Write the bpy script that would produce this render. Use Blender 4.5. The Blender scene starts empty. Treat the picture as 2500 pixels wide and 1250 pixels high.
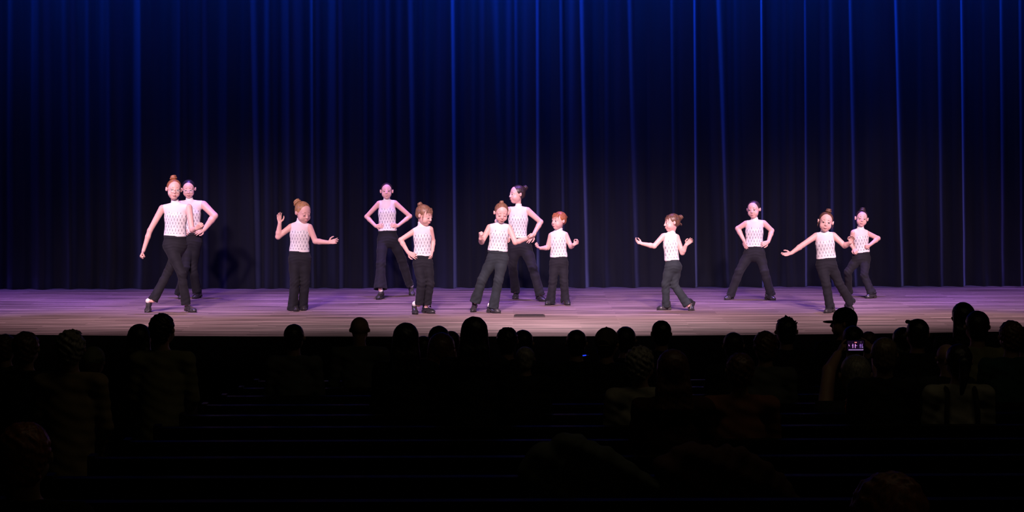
import bpy, math, random
import numpy as np
from mathutils import Vector, Matrix

# ------------------------------------------------------------------ camera
F = 4950.0            # focal length in pixels of the 2500 px wide frame
CAMY, CAMZ = -20.5, 2.236
HV = 282.0            # row of the horizon
TH = 0.0032           # slight roll
SC = bpy.context.scene
COL = SC.collection

cam_data = bpy.data.cameras.new('camera')
cam = bpy.data.objects.new('camera', cam_data)
COL.objects.link(cam)
cam_data.sensor_fit = 'HORIZONTAL'
cam_data.sensor_width = 36.0
cam_data.lens = F / 2500 * 36.0
cam_data.shift_x = 0.0
cam_data.shift_y = -(625 - HV) / 2500
cam_data.clip_start = 0.1
cam_data.clip_end = 200
cam.matrix_world = (Matrix.Translation((0, CAMY, CAMZ)) @ Matrix.Rotation(math.pi / 2, 4, 'X')
                    @ Matrix.Rotation(-TH, 4, 'Z'))
SC.camera = cam

# ------------------------------------------------------------------ world, view
w = bpy.data.worlds.new('world'); SC.world = w
w.use_nodes = True
w.node_tree.nodes['Background'].inputs[0].default_value = (0.02, 0.018, 0.014, 1)
w.node_tree.nodes['Background'].inputs[1].default_value = 0.04
SC.view_settings.view_transform = 'Standard'
SC.view_settings.look = 'None'
SC.view_settings.exposure = 0.0
SC.view_settings.gamma = 1.0
SC.view_settings.use_curve_mapping = False

# ------------------------------------------------------------------ stage lights
def spot(name, loc, target, energy, color, angle, blend=0.6, size=0.15):
    l = bpy.data.lights.new(name, 'SPOT')
    l.energy = energy; l.color = color; l.spot_size = math.radians(angle)
    l.spot_blend = blend; l.shadow_soft_size = size
    o = bpy.data.objects.new(name, l); COL.objects.link(o)
    o.location = loc
    o.rotation_euler = (Vector(target) - Vector(loc)).to_track_quat('-Z', 'Y').to_euler()
    return o

# front of house spots: pink-white wash on the front half of the stage
PINK = (1.0, 0.66, 0.77)
for x, tx, ty, e in ((-7.5, -4.6, 2.6, 9400), (-4.5, -2.9, 2.6, 9600), (-1.5, -0.05, 2.3, 10600),
                     (2.0, 1.0, 2.4, 10800), (5.0, 3.0, 2.6, 10300), (8.0, 5.0, 3.1, 11000)):
    spot('front_spot_light', (x, -13.5, 10.0), (tx, ty, 0.95), e * 1.28, PINK, 14.6, 0.75, 0.5)
# warm pink downlights over the front half, purple ones over the upstage half
for x, e in ((-5.4, 250), (-3.2, 480), (-1.2, 800), (0.8, 2300), (2.8, 800), (4.8, 520), (6.6, 300)):
    spot('front_downlight', (x, 1.9, 6.9), (x, 1.35, 0), e * .42, (1.0, 0.72, 0.78), 33, 1.0, 0.12)
for x in (-6.5, -3.9, -1.3, 1.3, 3.9, 6.5):
    spot('overhead_purple_light', (x, 4.3, 6.8), (x, 4.15, 0), 1950, (0.37, 0.17, 1.0), 38, 0.9, 0.1)
for x, e in ((-1.5, 300), (-3.9, 120), (3.0, 110)):
    spot('overhead_violet_light', (x, 1.6, 6.8), (x, 4.75, 1.0), e, (0.62, 0.22, 1.0), 20, 0.9, 0.1)
# side booms, dim violet
spot('side_boom_light', (-9.5, 0.5, 4.0), (1, 4.6, 1.0), 900, (0.46, 0.36, 1.0), 40, 0.9)
spot('side_boom_light', (9.5, 0.5, 4.0), (-1, 4.6, 1.0), 620, (0.46, 0.36, 1.0), 40, 0.9)
# blue border lights close to the curtain, above the frame
for x, e in ((-7.4, 60), (-6.4, 90), (-5.4, 120), (-4.5, 90), (-3.6, 80), (-2.7, 120), (-1.8, 80), (-0.9, 110), (-0.1, 210), (0.7, 150),
             (1.6, 120), (2.4, 120), (3.3, 140), (4.2, 110), (5.1, 110), (6.0, 90), (6.9, 80)):
    spot('blue_border_light', (x, 4.75, 5.5), (x, 5.8, 4.35), e * 5.6, (0.008, 0.12, 1.0), 78, 1.0, 0.1)
# faint warm house light over the seats
ah = bpy.data.lights.new('house_light', 'AREA'); ah.energy = 11; ah.color = (1.0, 0.82, 0.5)
ah.shape = 'RECTANGLE'; ah.size = 9; ah.size_y = 1.2
aho = bpy.data.objects.new('house_light', ah); COL.objects.link(aho)
aho.location = (3.2, -10.5, 7.2)
aho.rotation_euler = (Vector((3.2, -7.0, 0)) - Vector(aho.location)).to_track_quat('-Z', 'Y').to_euler()

ah2 = bpy.data.lights.new('near_head_fill', 'AREA'); ah2.energy = 1.0; ah2.color = (1.0, 0.7, 0.4); ah2.size = 2.0  # added fill with no known source, faintly lifts the nearest heads
aho2 = bpy.data.objects.new('near_head_fill', ah2); COL.objects.link(aho2); aho2.location = (2.5, -17.5, 5.0)
aho2.rotation_euler = (Vector((1.5, -14.5, 0)) - Vector(aho2.location)).to_track_quat('-Z', 'Y').to_euler()

# ------------------------------------------------------------------ pixel helpers (2500 x 1250 frame)
def unroll(u, v):
    a, b = u - 1250.0, v - HV
    c, s = math.cos(TH), math.sin(TH)
    return a * c - b * s, b * c + a * s
def at(u, v, d):
    a, b = unroll(u, v)
    return np.array([a / F * d, CAMY + d, CAMZ - b / F * d])
def ground(u, v, z=0.0):
    a, b = unroll(u, v)
    return at(u, v, (CAMZ - z) * F / b)

# ------------------------------------------------------------------ materials
def mat(name, color=(.5, .5, .5), rough=.6, **kw):
    m = bpy.data.materials.new(name); m.use_nodes = True
    b = m.node_tree.nodes['Principled BSDF']
    b.inputs['Base Color'].default_value = (*color, 1)
    b.inputs['Roughness'].default_value = rough
    for k, v in kw.items():
        b.inputs[k.replace('_', ' ')].default_value = v
    return m
def N(m, t, **kw):
    n = m.node_tree.nodes.new(t)
    for k, v in kw.items(): setattr(n, k, v)
    return n
def L(m, a, b): m.node_tree.links.new(a, b)
def noisy(m, c1, c2, scale=(20, 20, 20), detail=3, coord='Object', bump=0.0, lo=.35, hi=.65):
    """mix two colours by a stretched noise"""
    b = m.node_tree.nodes['Principled BSDF']
    tc = N(m, 'ShaderNodeTexCoord'); mp = N(m, 'ShaderNodeMapping'); mp.inputs['Scale'].default_value = scale
    nz = N(m, 'ShaderNodeTexNoise'); nz.inputs['Scale'].default_value = 1; nz.inputs['Detail'].default_value = detail
    cr = N(m, 'ShaderNodeValToRGB')
    cr.color_ramp.elements[0].position = lo; cr.color_ramp.elements[0].color = (*c1, 1)
    cr.color_ramp.elements[1].position = hi; cr.color_ramp.elements[1].color = (*c2, 1)
    L(m, tc.outputs[coord], mp.inputs[0]); L(m, mp.outputs[0], nz.inputs['Vector'])
    L(m, nz.outputs[0], cr.inputs[0]); L(m, cr.outputs[0], b.inputs['Base Color'])
    if bump:
        bp = N(m, 'ShaderNodeBump'); bp.inputs['Strength'].default_value = bump; bp.inputs['Distance'].default_value = .004
        L(m, nz.outputs[0], bp.inputs['Height']); L(m, bp.outputs[0], b.inputs['Normal'])
    return m
def skin_mat(name, c):
    m = mat(name, c, .5, Subsurface_Weight=.0)
    noisy(m, tuple(x * .93 for x in c), c, (14, 14, 14), 2)
    return m
def hair_mat(name, c):
    m = mat(name, c, .42)
    noisy(m, tuple(x * .55 for x in c), tuple(min(1, x * 1.25) for x in c), (90, 90, 30), 3, bump=.5)
    return m
def cloth_mat(name, c, rough=.85, sheen=.03):
    m = mat(name, c, rough, Sheen_Weight=sheen, Specular_IOR_Level=.3)
    noisy(m, tuple(x * .75 for x in c), tuple(x * 1.15 for x in c), (9, 9, 9), 4, bump=.3)
    return m

M = {}
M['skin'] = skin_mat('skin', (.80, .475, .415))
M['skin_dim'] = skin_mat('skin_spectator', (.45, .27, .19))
M['lips'] = mat('lips', (.55, .20, .19), .45)
M['lash'] = mat('lash', (.05, .03, .025), .6)
M['eyewhite'] = mat('eyewhite', (.75, .7, .68), .25)
M['iris'] = mat('iris', (.05, .04, .035), .2)
M['trouser_charcoal'] = cloth_mat('trouser_charcoal', (.0105, .0105, .0165))
M['trouser_teal'] = cloth_mat('trouser_teal', (.020, .027, .033))
M['trouser_black'] = cloth_mat('trouser_black', (.0075, .0078, .0135))
M['shoe'] = noisy(mat('shoe_leather', (.03, .028, .032), .28), (.02, .019, .022), (.045, .042, .05), (30, 30, 30))
M['sole'] = mat('shoe_sole', (.02, .018, .018), .6)
M['sock'] = mat('sock', (.85, .82, .80), .9)
M['clip'] = mat('hair_clip', (.9, .85, .8), .2, Metallic=.6)
M['frame'] = mat('glasses_frame', (.55, .38, .25), .3, Metallic=.3)
M['frame_dark'] = mat('glasses_frame_clear', (.75, .6, .6), .3)

def lens_mat():
    m = mat('clear_lens', (1, 1, 1), .05)
    m.node_tree.nodes['Principled BSDF'].inputs['Alpha'].default_value = .10
    return m
M['lens'] = lens_mat()

def bodice_mat():
    m = mat('sequined_bodice', (.9, .88, .87), .4)
    b = m.node_tree.nodes['Principled BSDF']
    uv = N(m, 'ShaderNodeUVMap'); uv.uv_map = 'torso'
    # staggered rows of dark drops
    sp = N(m, 'ShaderNodeSeparateXYZ'); L(m, uv.outputs[0], sp.inputs[0])
    def ma(op, a, b=None, c=None):
        n = N(m, 'ShaderNodeMath', operation=op)
        for q, x in enumerate((a, b, c)):
            if x is None: continue
            if isinstance(x, (int, float)): n.inputs[q].default_value = x
            else: L(m, x, n.inputs[q])
        return n.outputs[0]
    nz = N(m, 'ShaderNodeTexNoise'); nz.noise_dimensions = '2D'; nz.inputs['Scale'].default_value = 130; nz.inputs['Detail'].default_value = 2
    L(m, uv.outputs[0], nz.inputs['Vector'])
    vv = ma('MULTIPLY', sp.outputs[1], 25.0); row = ma('FLOOR', vv)
    off = ma('MULTIPLY', ma('MODULO', ma('ADD', row, 40.0), 2.0), .5)
    fu = ma('SUBTRACT', ma('FRACT', ma('ADD', ma('MULTIPLY', sp.outputs[0], 30.0), ma('ADD', off, 40.25))), .5)
    fv = ma('SUBTRACT', ma('FRACT', vv), .5)
    fu = ma('MULTIPLY', fu, 3.7); fv = ma('MULTIPLY', fv, 1.15)
    dd = ma('SQRT', ma('ADD', ma('MULTIPLY', fu, fu), ma('MULTIPLY', fv, fv)))
    dd = ma('ADD', dd, ma('MULTIPLY', ma('SUBTRACT', nz.outputs[0], .5), 1.6))
    cr = N(m, 'ShaderNodeValToRGB'); cr.color_ramp.elements[0].position = .34; cr.color_ramp.elements[0].color = (1, 1, 1, 1)
    cr.color_ramp.elements[1].position = .46; cr.color_ramp.elements[1].color = (0, 0, 0, 1)
    L(m, dd, cr.inputs[0])
    # lacy grey network
    mp2 = N(m, 'ShaderNodeMapping'); mp2.inputs['Scale'].default_value = (95, 80, 1)
    v2 = N(m, 'ShaderNodeTexVoronoi'); v2.voronoi_dimensions = '2D'; v2.feature = 'DISTANCE_TO_EDGE'; v2.inputs['Scale'].default_value = 1
    L(m, uv.outputs[0], mp2.inputs[0]); L(m, mp2.outputs[0], v2.inputs['Vector'])
    c2 = N(m, 'ShaderNodeValToRGB'); c2.color_ramp.elements[0].position = .0; c2.color_ramp.elements[0].color = (.50, .49, .53, 1)
    c2.color_ramp.elements[1].position = .13; c2.color_ramp.elements[1].color = (.9, .87, .86, 1)
    L(m, v2.outputs['Distance'], c2.inputs[0])
    mx = N(m, 'ShaderNodeMix', data_type='RGBA'); mx.inputs['B'].default_value = (.20, .195, .23, 1)
    L(m, cr.outputs[0], mx.inputs['Factor']); L(m, c2.outputs[0], mx.inputs['A'])
    L(m, mx.outputs['Result'], b.inputs['Base Color'])
    bp = N(m, 'ShaderNodeBump'); bp.inputs['Strength'].default_value = .4; bp.inputs['Distance'].default_value = .003
    L(m, v2.outputs['Distance'], bp.inputs['Height']); L(m, bp.outputs[0], b.inputs['Normal'])
    return m
M['bodice'] = bodice_mat()
M['yoke'] = mat('sheer_yoke', (.84, .72, .74), .7)
M['collar'] = mat('white_collar', (.88, .84, .83), .7)
M['band'] = mat('white_waistband', (.9, .86, .85), .6)
HAIR = {k: hair_mat('hair_' + k, c) for k, c in dict(
    auburn=(.34, .13, .055), blond=(.42, .22, .09), brown=(.13, .06, .035), light_brown=(.24, .12, .07),
    dark=(.035, .02, .02), black=(.014, .012, .018), red=(.36, .12, .05), grey=(.30, .27, .23), sandy=(.20, .14, .08),
    shade=(.02, .014, .012)).items()}

# ------------------------------------------------------------------ implicit surface modelling
def vec(*a): return np.array(a, dtype=float)
def unit(v): v = np.asarray(v, float); n = np.linalg.norm(v); return v / (n if n > 1e-9 else 1)

class SDF:
    def __init__(s): s.p = []; s.cuts = []; s.disp = None
    def cone(s, a, b, ra, rb=None, k=.01, flat=None, ratio=.7, sub=False):
        a = np.asarray(a, float); b = np.asarray(b, float); rb = ra if rb is None else rb
        r = max(ra, rb)
        s.p.append(('c', np.minimum(a, b) - r, np.maximum(a, b) + r, (a, b, ra, rb, None if flat is None else unit(flat), ratio), k, sub))
    def ell(s, c, R, rad, k=.01, sub=False):
        c = np.asarray(c, float); rad = np.asarray(rad, float); r = rad.max()
        s.p.append(('e', c - r, c + r, (c, np.asarray(R, float), rad), k, sub))
    def chain(s, pts, rs, k=.008):
        for i in range(len(pts) - 1): s.cone(pts[i], pts[i + 1], rs[i], rs[i + 1], k)
    def cut(s, p, n): s.cuts.append((np.asarray(p, float), unit(n)))     # removes the side the normal points to
    def bounds(s):
        q = [p for p in s.p if not p[5]]
        return np.min([p[1] for p in q], 0), np.max([p[2] for p in q], 0)
    def eval(s, P, m0=.05):
        D = np.full(len(P), 9.0)
        for t, lo, hi, a, k, sub in s.p:
            m = m0 + k
            msk = np.all((P > lo - m) & (P < hi + m), axis=1)
            if not msk.any(): continue
            X = P[msk]
            if t == 'c':
                A, B, ra, rb, fl, ratio = a
                d = B - A; q = X - A
                if fl is not None:
                    s1 = 1 / ratio - 1
                    q = q + np.outer(q @ fl * s1, fl); d = d + fl * (d @ fl) * s1
                dd = d @ d
                h = np.clip(q @ d / max(dd, 1e-12), 0, 1)
                v = np.linalg.norm(q - h[:, None] * d, axis=1) - (ra + (rb - ra) * h)
                if fl is not None: v *= .85
            else:
                c, R, rad = a
                q = (X - c) @ R.T
                k0 = np.linalg.norm(q / rad, axis=1); k1 = np.linalg.norm(q / rad ** 2, axis=1)
                v = k0 * (k0 - 1) / np.maximum(k1, 1e-9)
            o = D[msk]
            if sub: v = -v; h = np.clip(.5 - .5 * (v - o) / -k if False else .5 + .5 * (v - o) / k, 0, 1); D[msk] = o * (1 - h) + v * h + k * h * (1 - h)
            else: h = np.clip(.5 + .5 * (v - o) / k, 0, 1); D[msk] = v * (1 - h) + o * h - k * h * (1 - h)
        if s.disp is not None:
            near = np.abs(D) < .06
            if near.any(): D[near] += s.disp(P[near])
        for p, n in s.cuts: D = np.maximum(D, (P - p) @ n)
        return D

def polygonise(S, h, B=8):
    lo, hi = S.bounds(); lo = lo - 3 * h - .006; hi = hi + 3 * h + .006
    n = np.ceil((hi - lo) / (h * B)).astype(int)
    ax = [lo[i] + (np.arange(n[i]) + .5) * B * h - .5 * h for i in range(3)]
    G = np.stack(np.meshgrid(*ax, indexing='ij'), -1).reshape(-1, 3)
    m0 = B * h * 1.3
    dc = S.eval(G, m0).reshape(n)
    act = np.abs(dc) < B * h * 1.15
    V = np.repeat(np.repeat(np.repeat(dc.astype(np.float32), B, 0), B, 1), B, 2)
    Vt = V.reshape(n[0], B, n[1], B, n[2], B).transpose(0, 2, 4, 1, 3, 5)
    idx = np.argwhere(act)
    o = np.stack(np.meshgrid(*[np.arange(B)] * 3, indexing='ij'), -1).reshape(-1, 3)
    for c in range(0, len(idx), 400):
        I = idx[c:c + 400]
        P = (lo + (I[:, None, :] * B + o[None]) * h).reshape(-1, 3)
        Vt[I[:, 0], I[:, 1], I[:, 2]] = S.eval(P, .05).reshape(-1, B, B, B)
    ins = V < 0
    c = np.zeros(np.array(V.shape) - 1, np.int8)
    for i in (0, 1):
        for j in (0, 1):
            for k in (0, 1):
                c += ins[i:V.shape[0] - 1 + i, j:V.shape[1] - 1 + j, k:V.shape[2] - 1 + k]
    cells = np.argwhere((c > 0) & (c < 8))
    K = np.array([(i, j, k) for i in (0, 1) for j in (0, 1) for k in (0, 1)])
    vals = np.stack([V[cells[:, 0] + a, cells[:, 1] + b, cells[:, 2] + d] for a, b, d in K], 1).astype(float)
    acc = np.zeros((len(cells), 3)); cnt = np.zeros(len(cells))
    for a in range(8):
        for b in range(a + 1, 8):
            if np.abs(K[a] - K[b]).sum() != 1: continue
            va, vb = vals[:, a], vals[:, b]; m = (va < 0) != (vb < 0)
            t = va[m] / (va[m] - vb[m])
            acc[m] += K[a] + t[:, None] * (K[b] - K[a]); cnt[m] += 1
    verts = lo + (cells + acc / cnt[:, None]) * h
    ID = np.full(c.shape, -1, np.int32); ID[tuple(cells.T)] = np.arange(len(cells))
    faces = []
    for a in range(3):
        s0 = [slice(None)] * 3; s1 = [slice(None)] * 3; s0[a] = slice(0, -1); s1[a] = slice(1, None)
        e = np.argwhere(ins[tuple(s0)] != ins[tuple(s1)])
        p, q = (a + 1) % 3, (a + 2) % 3
        e = e[(e[:, p] > 0) & (e[:, q] > 0) & (e[:, p] < c.shape[p]) & (e[:, q] < c.shape[q]) & (e[:, a] < c.shape[a])]
        def cell(dp, dq):
            f = e.copy(); f[:, p] += dp; f[:, q] += dq
            return ID[tuple(f.T)]
        Q = np.stack([cell(-1, -1), cell(0, -1), cell(0, 0), cell(-1, 0)], 1)
        inside = ins[tuple(e.T)]
        Q = np.where(inside[:, None], Q, Q[:, ::-1])
        faces.append(Q)
    Fc = np.concatenate(faces); Fc = Fc[(Fc >= 0).all(1)]
    return verts, Fc

def relax(V, Fc, it=1, lam=.5):
    """light smoothing over the quad edges"""
    E = np.concatenate([Fc[:, [0, 1]], Fc[:, [1, 2]], Fc[:, [2, 3]], Fc[:, [3, 0]]])
    for _ in range(it):
        s = np.zeros_like(V); c = np.zeros(len(V))
        for i, j in ((0, 1), (1, 0)):
            for a in range(3): s[:, a] += np.bincount(E[:, i], V[E[:, j], a], len(V))
            c += np.bincount(E[:, i], minlength=len(V))
        V = V + lam * (s / np.maximum(c, 1)[:, None] - V)
    return V

def link(name, me, mats, parent=None, base=None, props=None):
    o = bpy.data.objects.new(name, me); COL.objects.link(o)
    for m in (mats if isinstance(mats, (list, tuple)) else [mats]): me.materials.append(m)
    if parent is not None: o.parent = parent
    elif base is not None: o.location = base
    if props:
        for k, v in props.items(): o[k] = v
    return o

def mesh_np(name, V, Fc, mats, parent=None, base=(0, 0, 0), smooth=True, props=None, uv=None):
    """V in world coordinates; stored relative to base (the parent's location)"""
    V = np.asarray(V, float) - np.asarray(base, float)
    me = bpy.data.meshes.new(name)
    Fc = np.asarray(Fc, np.int32); nf, k = Fc.shape
    me.vertices.add(len(V)); me.vertices.foreach_set('co', V.astype(np.float32).ravel())
    me.loops.add(nf * k); me.loops.foreach_set('vertex_index', Fc.ravel())
    me.polygons.add(nf); me.polygons.foreach_set('loop_start', np.arange(0, nf * k, k, dtype=np.int32))
    me.polygons.foreach_set('loop_total', np.full(nf, k, np.int32))
    me.update(calc_edges=True)
    if smooth: me.polygons.foreach_set('use_smooth', np.ones(nf, bool))
    if uv is not None:
        l = me.uv_layers.new(name='torso'); l.data.foreach_set('uv', np.asarray(uv, np.float32)[Fc.ravel()].ravel())
    me.validate()
    return link(name, me, mats, parent, base if parent is None else None, props)

def sub_mesh(V, Fc, mask):
    f = Fc[mask]; u, inv = np.unique(f, return_inverse=True)
    return V[u], inv.reshape(f.shape), u

class MB:
    """small polygon builder in world coordinates"""
    def __init__(s): s.v = []; s.f = []; s.m = []
    def box(s, lo, hi, mi=0, R=None, c=None):
        lo = np.asarray(lo, float); hi = np.asarray(hi, float)
        P = np.array([(x, y, z) for z in (lo[2], hi[2]) for y in (lo[1], hi[1]) for x in (lo[0], hi[0])])
        if R is not None: P = P @ np.asarray(R, float)
        if c is not None: P = P + np.asarray(c, float)
        b = len(s.v); s.v += [tuple(p) for p in P]
        for f in ((0, 2, 3, 1), (4, 5, 7, 6), (0, 1, 5, 4), (2, 6, 7, 3), (0, 4, 6, 2), (1, 3, 7, 5)):
            s.f.append([b + i for i in f]); s.m.append(mi)
    def tube(s, pts, r, seg=6, closed=False, mi=0):
        pts = [np.asarray(p, float) for p in pts]; n = len(pts); b = len(s.v)
        r = r if isinstance(r, (list, tuple)) else [r] * n
        for i, p in enumerate(pts):
            d = unit(pts[(i + 1) % n] - pts[i - 1]) if closed or 0 < i < n - 1 else unit(pts[min(i + 1, n - 1)] - pts[max(i - 1, 0)])
            a = unit(np.cross(d, (0.13, 0.2, 1) if abs(d[2]) < .9 else (1, .1, 0))); c = np.cross(d, a)
            for k in range(seg):
                t = 2 * math.pi * k / seg
                s.v.append(tuple(p + r[i] * (a * math.cos(t) + c * math.sin(t))))
        for i in range(n if closed else n - 1):
            for k in range(seg):
                s.f.append([b + i * seg + k, b + i * seg + (k + 1) % seg, b + ((i + 1) % n) * seg + (k + 1) % seg, b + ((i + 1) % n) * seg + k]); s.m.append(mi)
        if not closed:
            s.f.append([b + k for k in range(seg)][::-1]); s.m.append(mi)
            s.f.append([b + (n - 1) * seg + k for k in range(seg)]); s.m.append(mi)
    def ball(s, c, r, R=np.eye(3), nu=12, nv=8, mi=0, fwd=None):
        c = np.asarray(c, float); b = len(s.v)
        # pole along local z
        for j in range(nv + 1):
            ph = math.pi * j / nv
            for i in range(nu):
                t = 2 * math.pi * i / nu
                q = np.array([math.sin(ph) * math.cos(t), math.sin(ph) * math.sin(t), math.cos(ph)]) * r
                s.v.append(tuple(c + q @ R))
        for j in range(nv):
            for i in range(nu):
                s.f.append([b + j * nu + i, b + (j + 1) * nu + i, b + (j + 1) * nu + (i + 1) % nu, b + j * nu + (i + 1) % nu])
                s.m.append(mi if fwd is None else (fwd if j < 2 else mi))
    def build(s, name, mats, parent=None, base=(0, 0, 0), smooth=False, props=None):
        me = bpy.data.meshes.new(name)
        me.from_pydata([tuple(np.asarray(p) - np.asarray(base)) for p in s.v], [], s.f)
        me.polygons.foreach_set('material_index', s.m)
        if smooth: me.polygons.foreach_set('use_smooth', [True] * len(s.f))
        me.update()
        return link(name, me, mats, parent, base if parent is None else None, props)
# ================================================================== the place
# ---- stage floor, convex front edge
def edge_y(x): return 0.0125 * x * x
xs = np.linspace(-11, 11, 89)
def stage():
    V = []; n = len(xs)
    for x in xs:
        y = edge_y(x); V += [(x, y, 0), (x, 8.0, 0), (x, y, -.05), (x, 8.0, -.05)]
    Fc = []
    for i in range(n - 1):
        a, b = 4 * i, 4 * i + 4
        Fc += [(a, b, b + 1, a + 1), (a + 2, a + 3, b + 3, b + 2), (a, a + 2, b + 2, b), (a + 1, b + 1, b + 3, a + 3)]
    m = mat('stage_floorboards', (.4, .3, .27), .48)
    b = m.node_tree.nodes['Principled BSDF']
    tc = N(m, 'ShaderNodeTexCoord')
    br = N(m, 'ShaderNodeTexBrick'); br.offset = .37; br.offset_frequency = 2; br.squash = 1.6; br.squash_frequency = 3
    br.inputs['Scale'].default_value = 1; br.inputs['Brick Width'].default_value = 1.15; br.inputs['Row Height'].default_value = .057
    br.inputs['Mortar Size'].default_value = .0012; br.inputs['Mortar Smooth'].default_value = .3
    br.inputs['Color1'].default_value = (.29, .215, .22, 1); br.inputs['Color2'].default_value = (.125, .088, .09, 1)
    br.inputs['Mortar'].default_value = (.30, .22, .20, 1)
    L(m, tc.outputs['Object'], br.inputs['Vector'])
    mp = N(m, 'ShaderNodeMapping'); mp.inputs['Scale'].default_value = (.9, 15, 1)
    nz = N(m, 'ShaderNodeTexNoise'); nz.inputs['Scale'].default_value = 1; nz.inputs['Detail'].default_value = 4
    L(m, tc.outputs['Object'], mp.inputs[0]); L(m, mp.outputs[0], nz.inputs['Vector'])
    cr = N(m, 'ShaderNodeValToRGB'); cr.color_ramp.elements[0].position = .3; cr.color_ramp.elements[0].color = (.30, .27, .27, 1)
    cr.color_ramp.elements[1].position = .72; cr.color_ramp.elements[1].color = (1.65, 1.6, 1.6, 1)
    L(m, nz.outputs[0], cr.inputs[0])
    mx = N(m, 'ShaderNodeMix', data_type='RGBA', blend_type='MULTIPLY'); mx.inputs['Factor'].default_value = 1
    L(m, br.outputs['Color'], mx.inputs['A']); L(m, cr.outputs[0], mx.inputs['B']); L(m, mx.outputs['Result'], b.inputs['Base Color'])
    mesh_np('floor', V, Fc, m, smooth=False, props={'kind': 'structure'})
    # dark fascia under the edge
    V = []; Fc = []
    for x in xs: V += [(x, edge_y(x) - .02, .002), (x, edge_y(x) - .02, -1.0), (x, edge_y(x) - .002, .002), (x, edge_y(x) - .002, -1.0)]
    for i in range(n - 1):
        a, b_ = 4 * i, 4 * i + 4
        Fc += [(a, a + 1, b_ + 1, b_), (a + 2, b_ + 2, b_ + 3, a + 3), (a, b_, b_ + 2, a + 2), (a + 1, a + 3, b_ + 3, b_ + 1)]
    mesh_np('trim_1', V, Fc, noisy(mat('stage_fascia', (.002, .002, .002), 1, Specular_IOR_Level=0), (.0015, .0015, .0015), (.0025, .0025, .0025)), smooth=False, props={'kind': 'structure'})
stage()
# house floor, raked
FH = lambda y: -0.94 + 0.072 * (18.3 - (y + 20.5))
mb = MB()
P = [(-10, 0, FH(0) - .02), (11, 0, FH(0) - .02), (11, -20.4, FH(-20.4)), (-10, -20.4, FH(-20.4))]
mb.v = P + [(x, y, z - .1) for x, y, z in P]
mb.f = [[3, 2, 1, 0], [4, 5, 6, 7], [0, 1, 5, 4], [1, 2, 6, 5], [2, 3, 7, 6], [3, 0, 4, 7]]; mb.m = [0] * 6
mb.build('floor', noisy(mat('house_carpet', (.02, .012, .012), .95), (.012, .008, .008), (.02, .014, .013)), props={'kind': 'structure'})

# floor pocket in the stage
a = ground(1255, 770.6); b_ = ground(1330, 770.6); c_ = ground(1262, 774.6)
mb = MB(); x0, x1, y1, y0 = a[0], b_[0], a[1], c_[1]
mb.box((x0, y0, .001), (x1, y1, .012), 0)
fp = mb.build('floor_pocket', mat('pocket_frame', (.05, .035, .035), .5), base=((x0 + x1) / 2, y0, 0), props={'label': 'small dark rectangular pocket set in the stage floorboards near the front', 'category': 'floor pocket'})
mb = MB(); mb.box((x0 + .015, y0 + .02, .012), (x1 - .015, y1 - .02, .018), 0)
mb.build('lid', mat('pocket_lid', (.02, .014, .016), .6), fp, base=((x0 + x1) / 2, y0, 0))

# ---- the velvet curtain
FOLDS = [  # (u bottom, u top, width left px, width right px, depth m)
 (38, 40, 14, 7, .10), (61, 62, 8, 5, .07), (114, 110, 18, 5, .13), (176, 172, 12, 5, .12), (226, 224, 10, 4, .08), (283, 278, 14, 9, .14),
 (356, 350, 13, 8, .12), (376, 376, 9, 6, .08), (447, 446, 14, 5, .10), (496, 495, 22, 4, .14), (560, 560, 12, 10, .06), (625, 612, 26, 4, .16),
 (666, 664, 12, 5, .10), (722, 712, 14, 9, .15), (770, 768, 6, 5, .09), (827, 826, 12, 4, .12), (858, 858, 9, 7, .06), (885, 887, 9, 5, .09), (943, 938, 15, 7, .14), (1004, 994, 15, 5, .14),
 (1035, 1035, 7, 6, .06), (1104, 1100, 20, 3, .15), (1148, 1146, 12, 8, .08), (1186, 1182, 10, 6, .08), (1221, 1198, 11, 8, .12), (1254, 1253, 10, 4, .10), (1306, 1306, 20, 3, .14), (1368, 1362, 22, 4, .12),
 (1424, 1410, 15, 4, .16), (1471, 1470, 11, 7, .10), (1541, 1525, 17, 6, .15), (1590, 1588, 10, 9, .07), (1635, 1632, 13, 4, .11), (1690, 1688, 26, 3, .15), (1764, 1741, 13, 6, .15),
 (1788, 1787, 7, 5, .08), (1851, 1850, 24, 3, .15), (1880, 1880, 9, 9, .05), (1917, 1920, 7, 6, .08), (1958, 1958, 14, 3, .12), (2019, 2016, 9, 5, .10), (2075, 2064, 12, 5, .12), (2110, 2110, 9, 7, .06),
 (2189, 2172, 14, 5, .14), (2236, 2230, 10, 8, .06), (2284, 2278, 13, 5, .11), (2341, 2335, 14, 4, .13), (2393, 2388, 9, 6, .08), (2432, 2430, 13, 5, .12), (2480, 2478, 12, 5, .10)]
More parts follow.
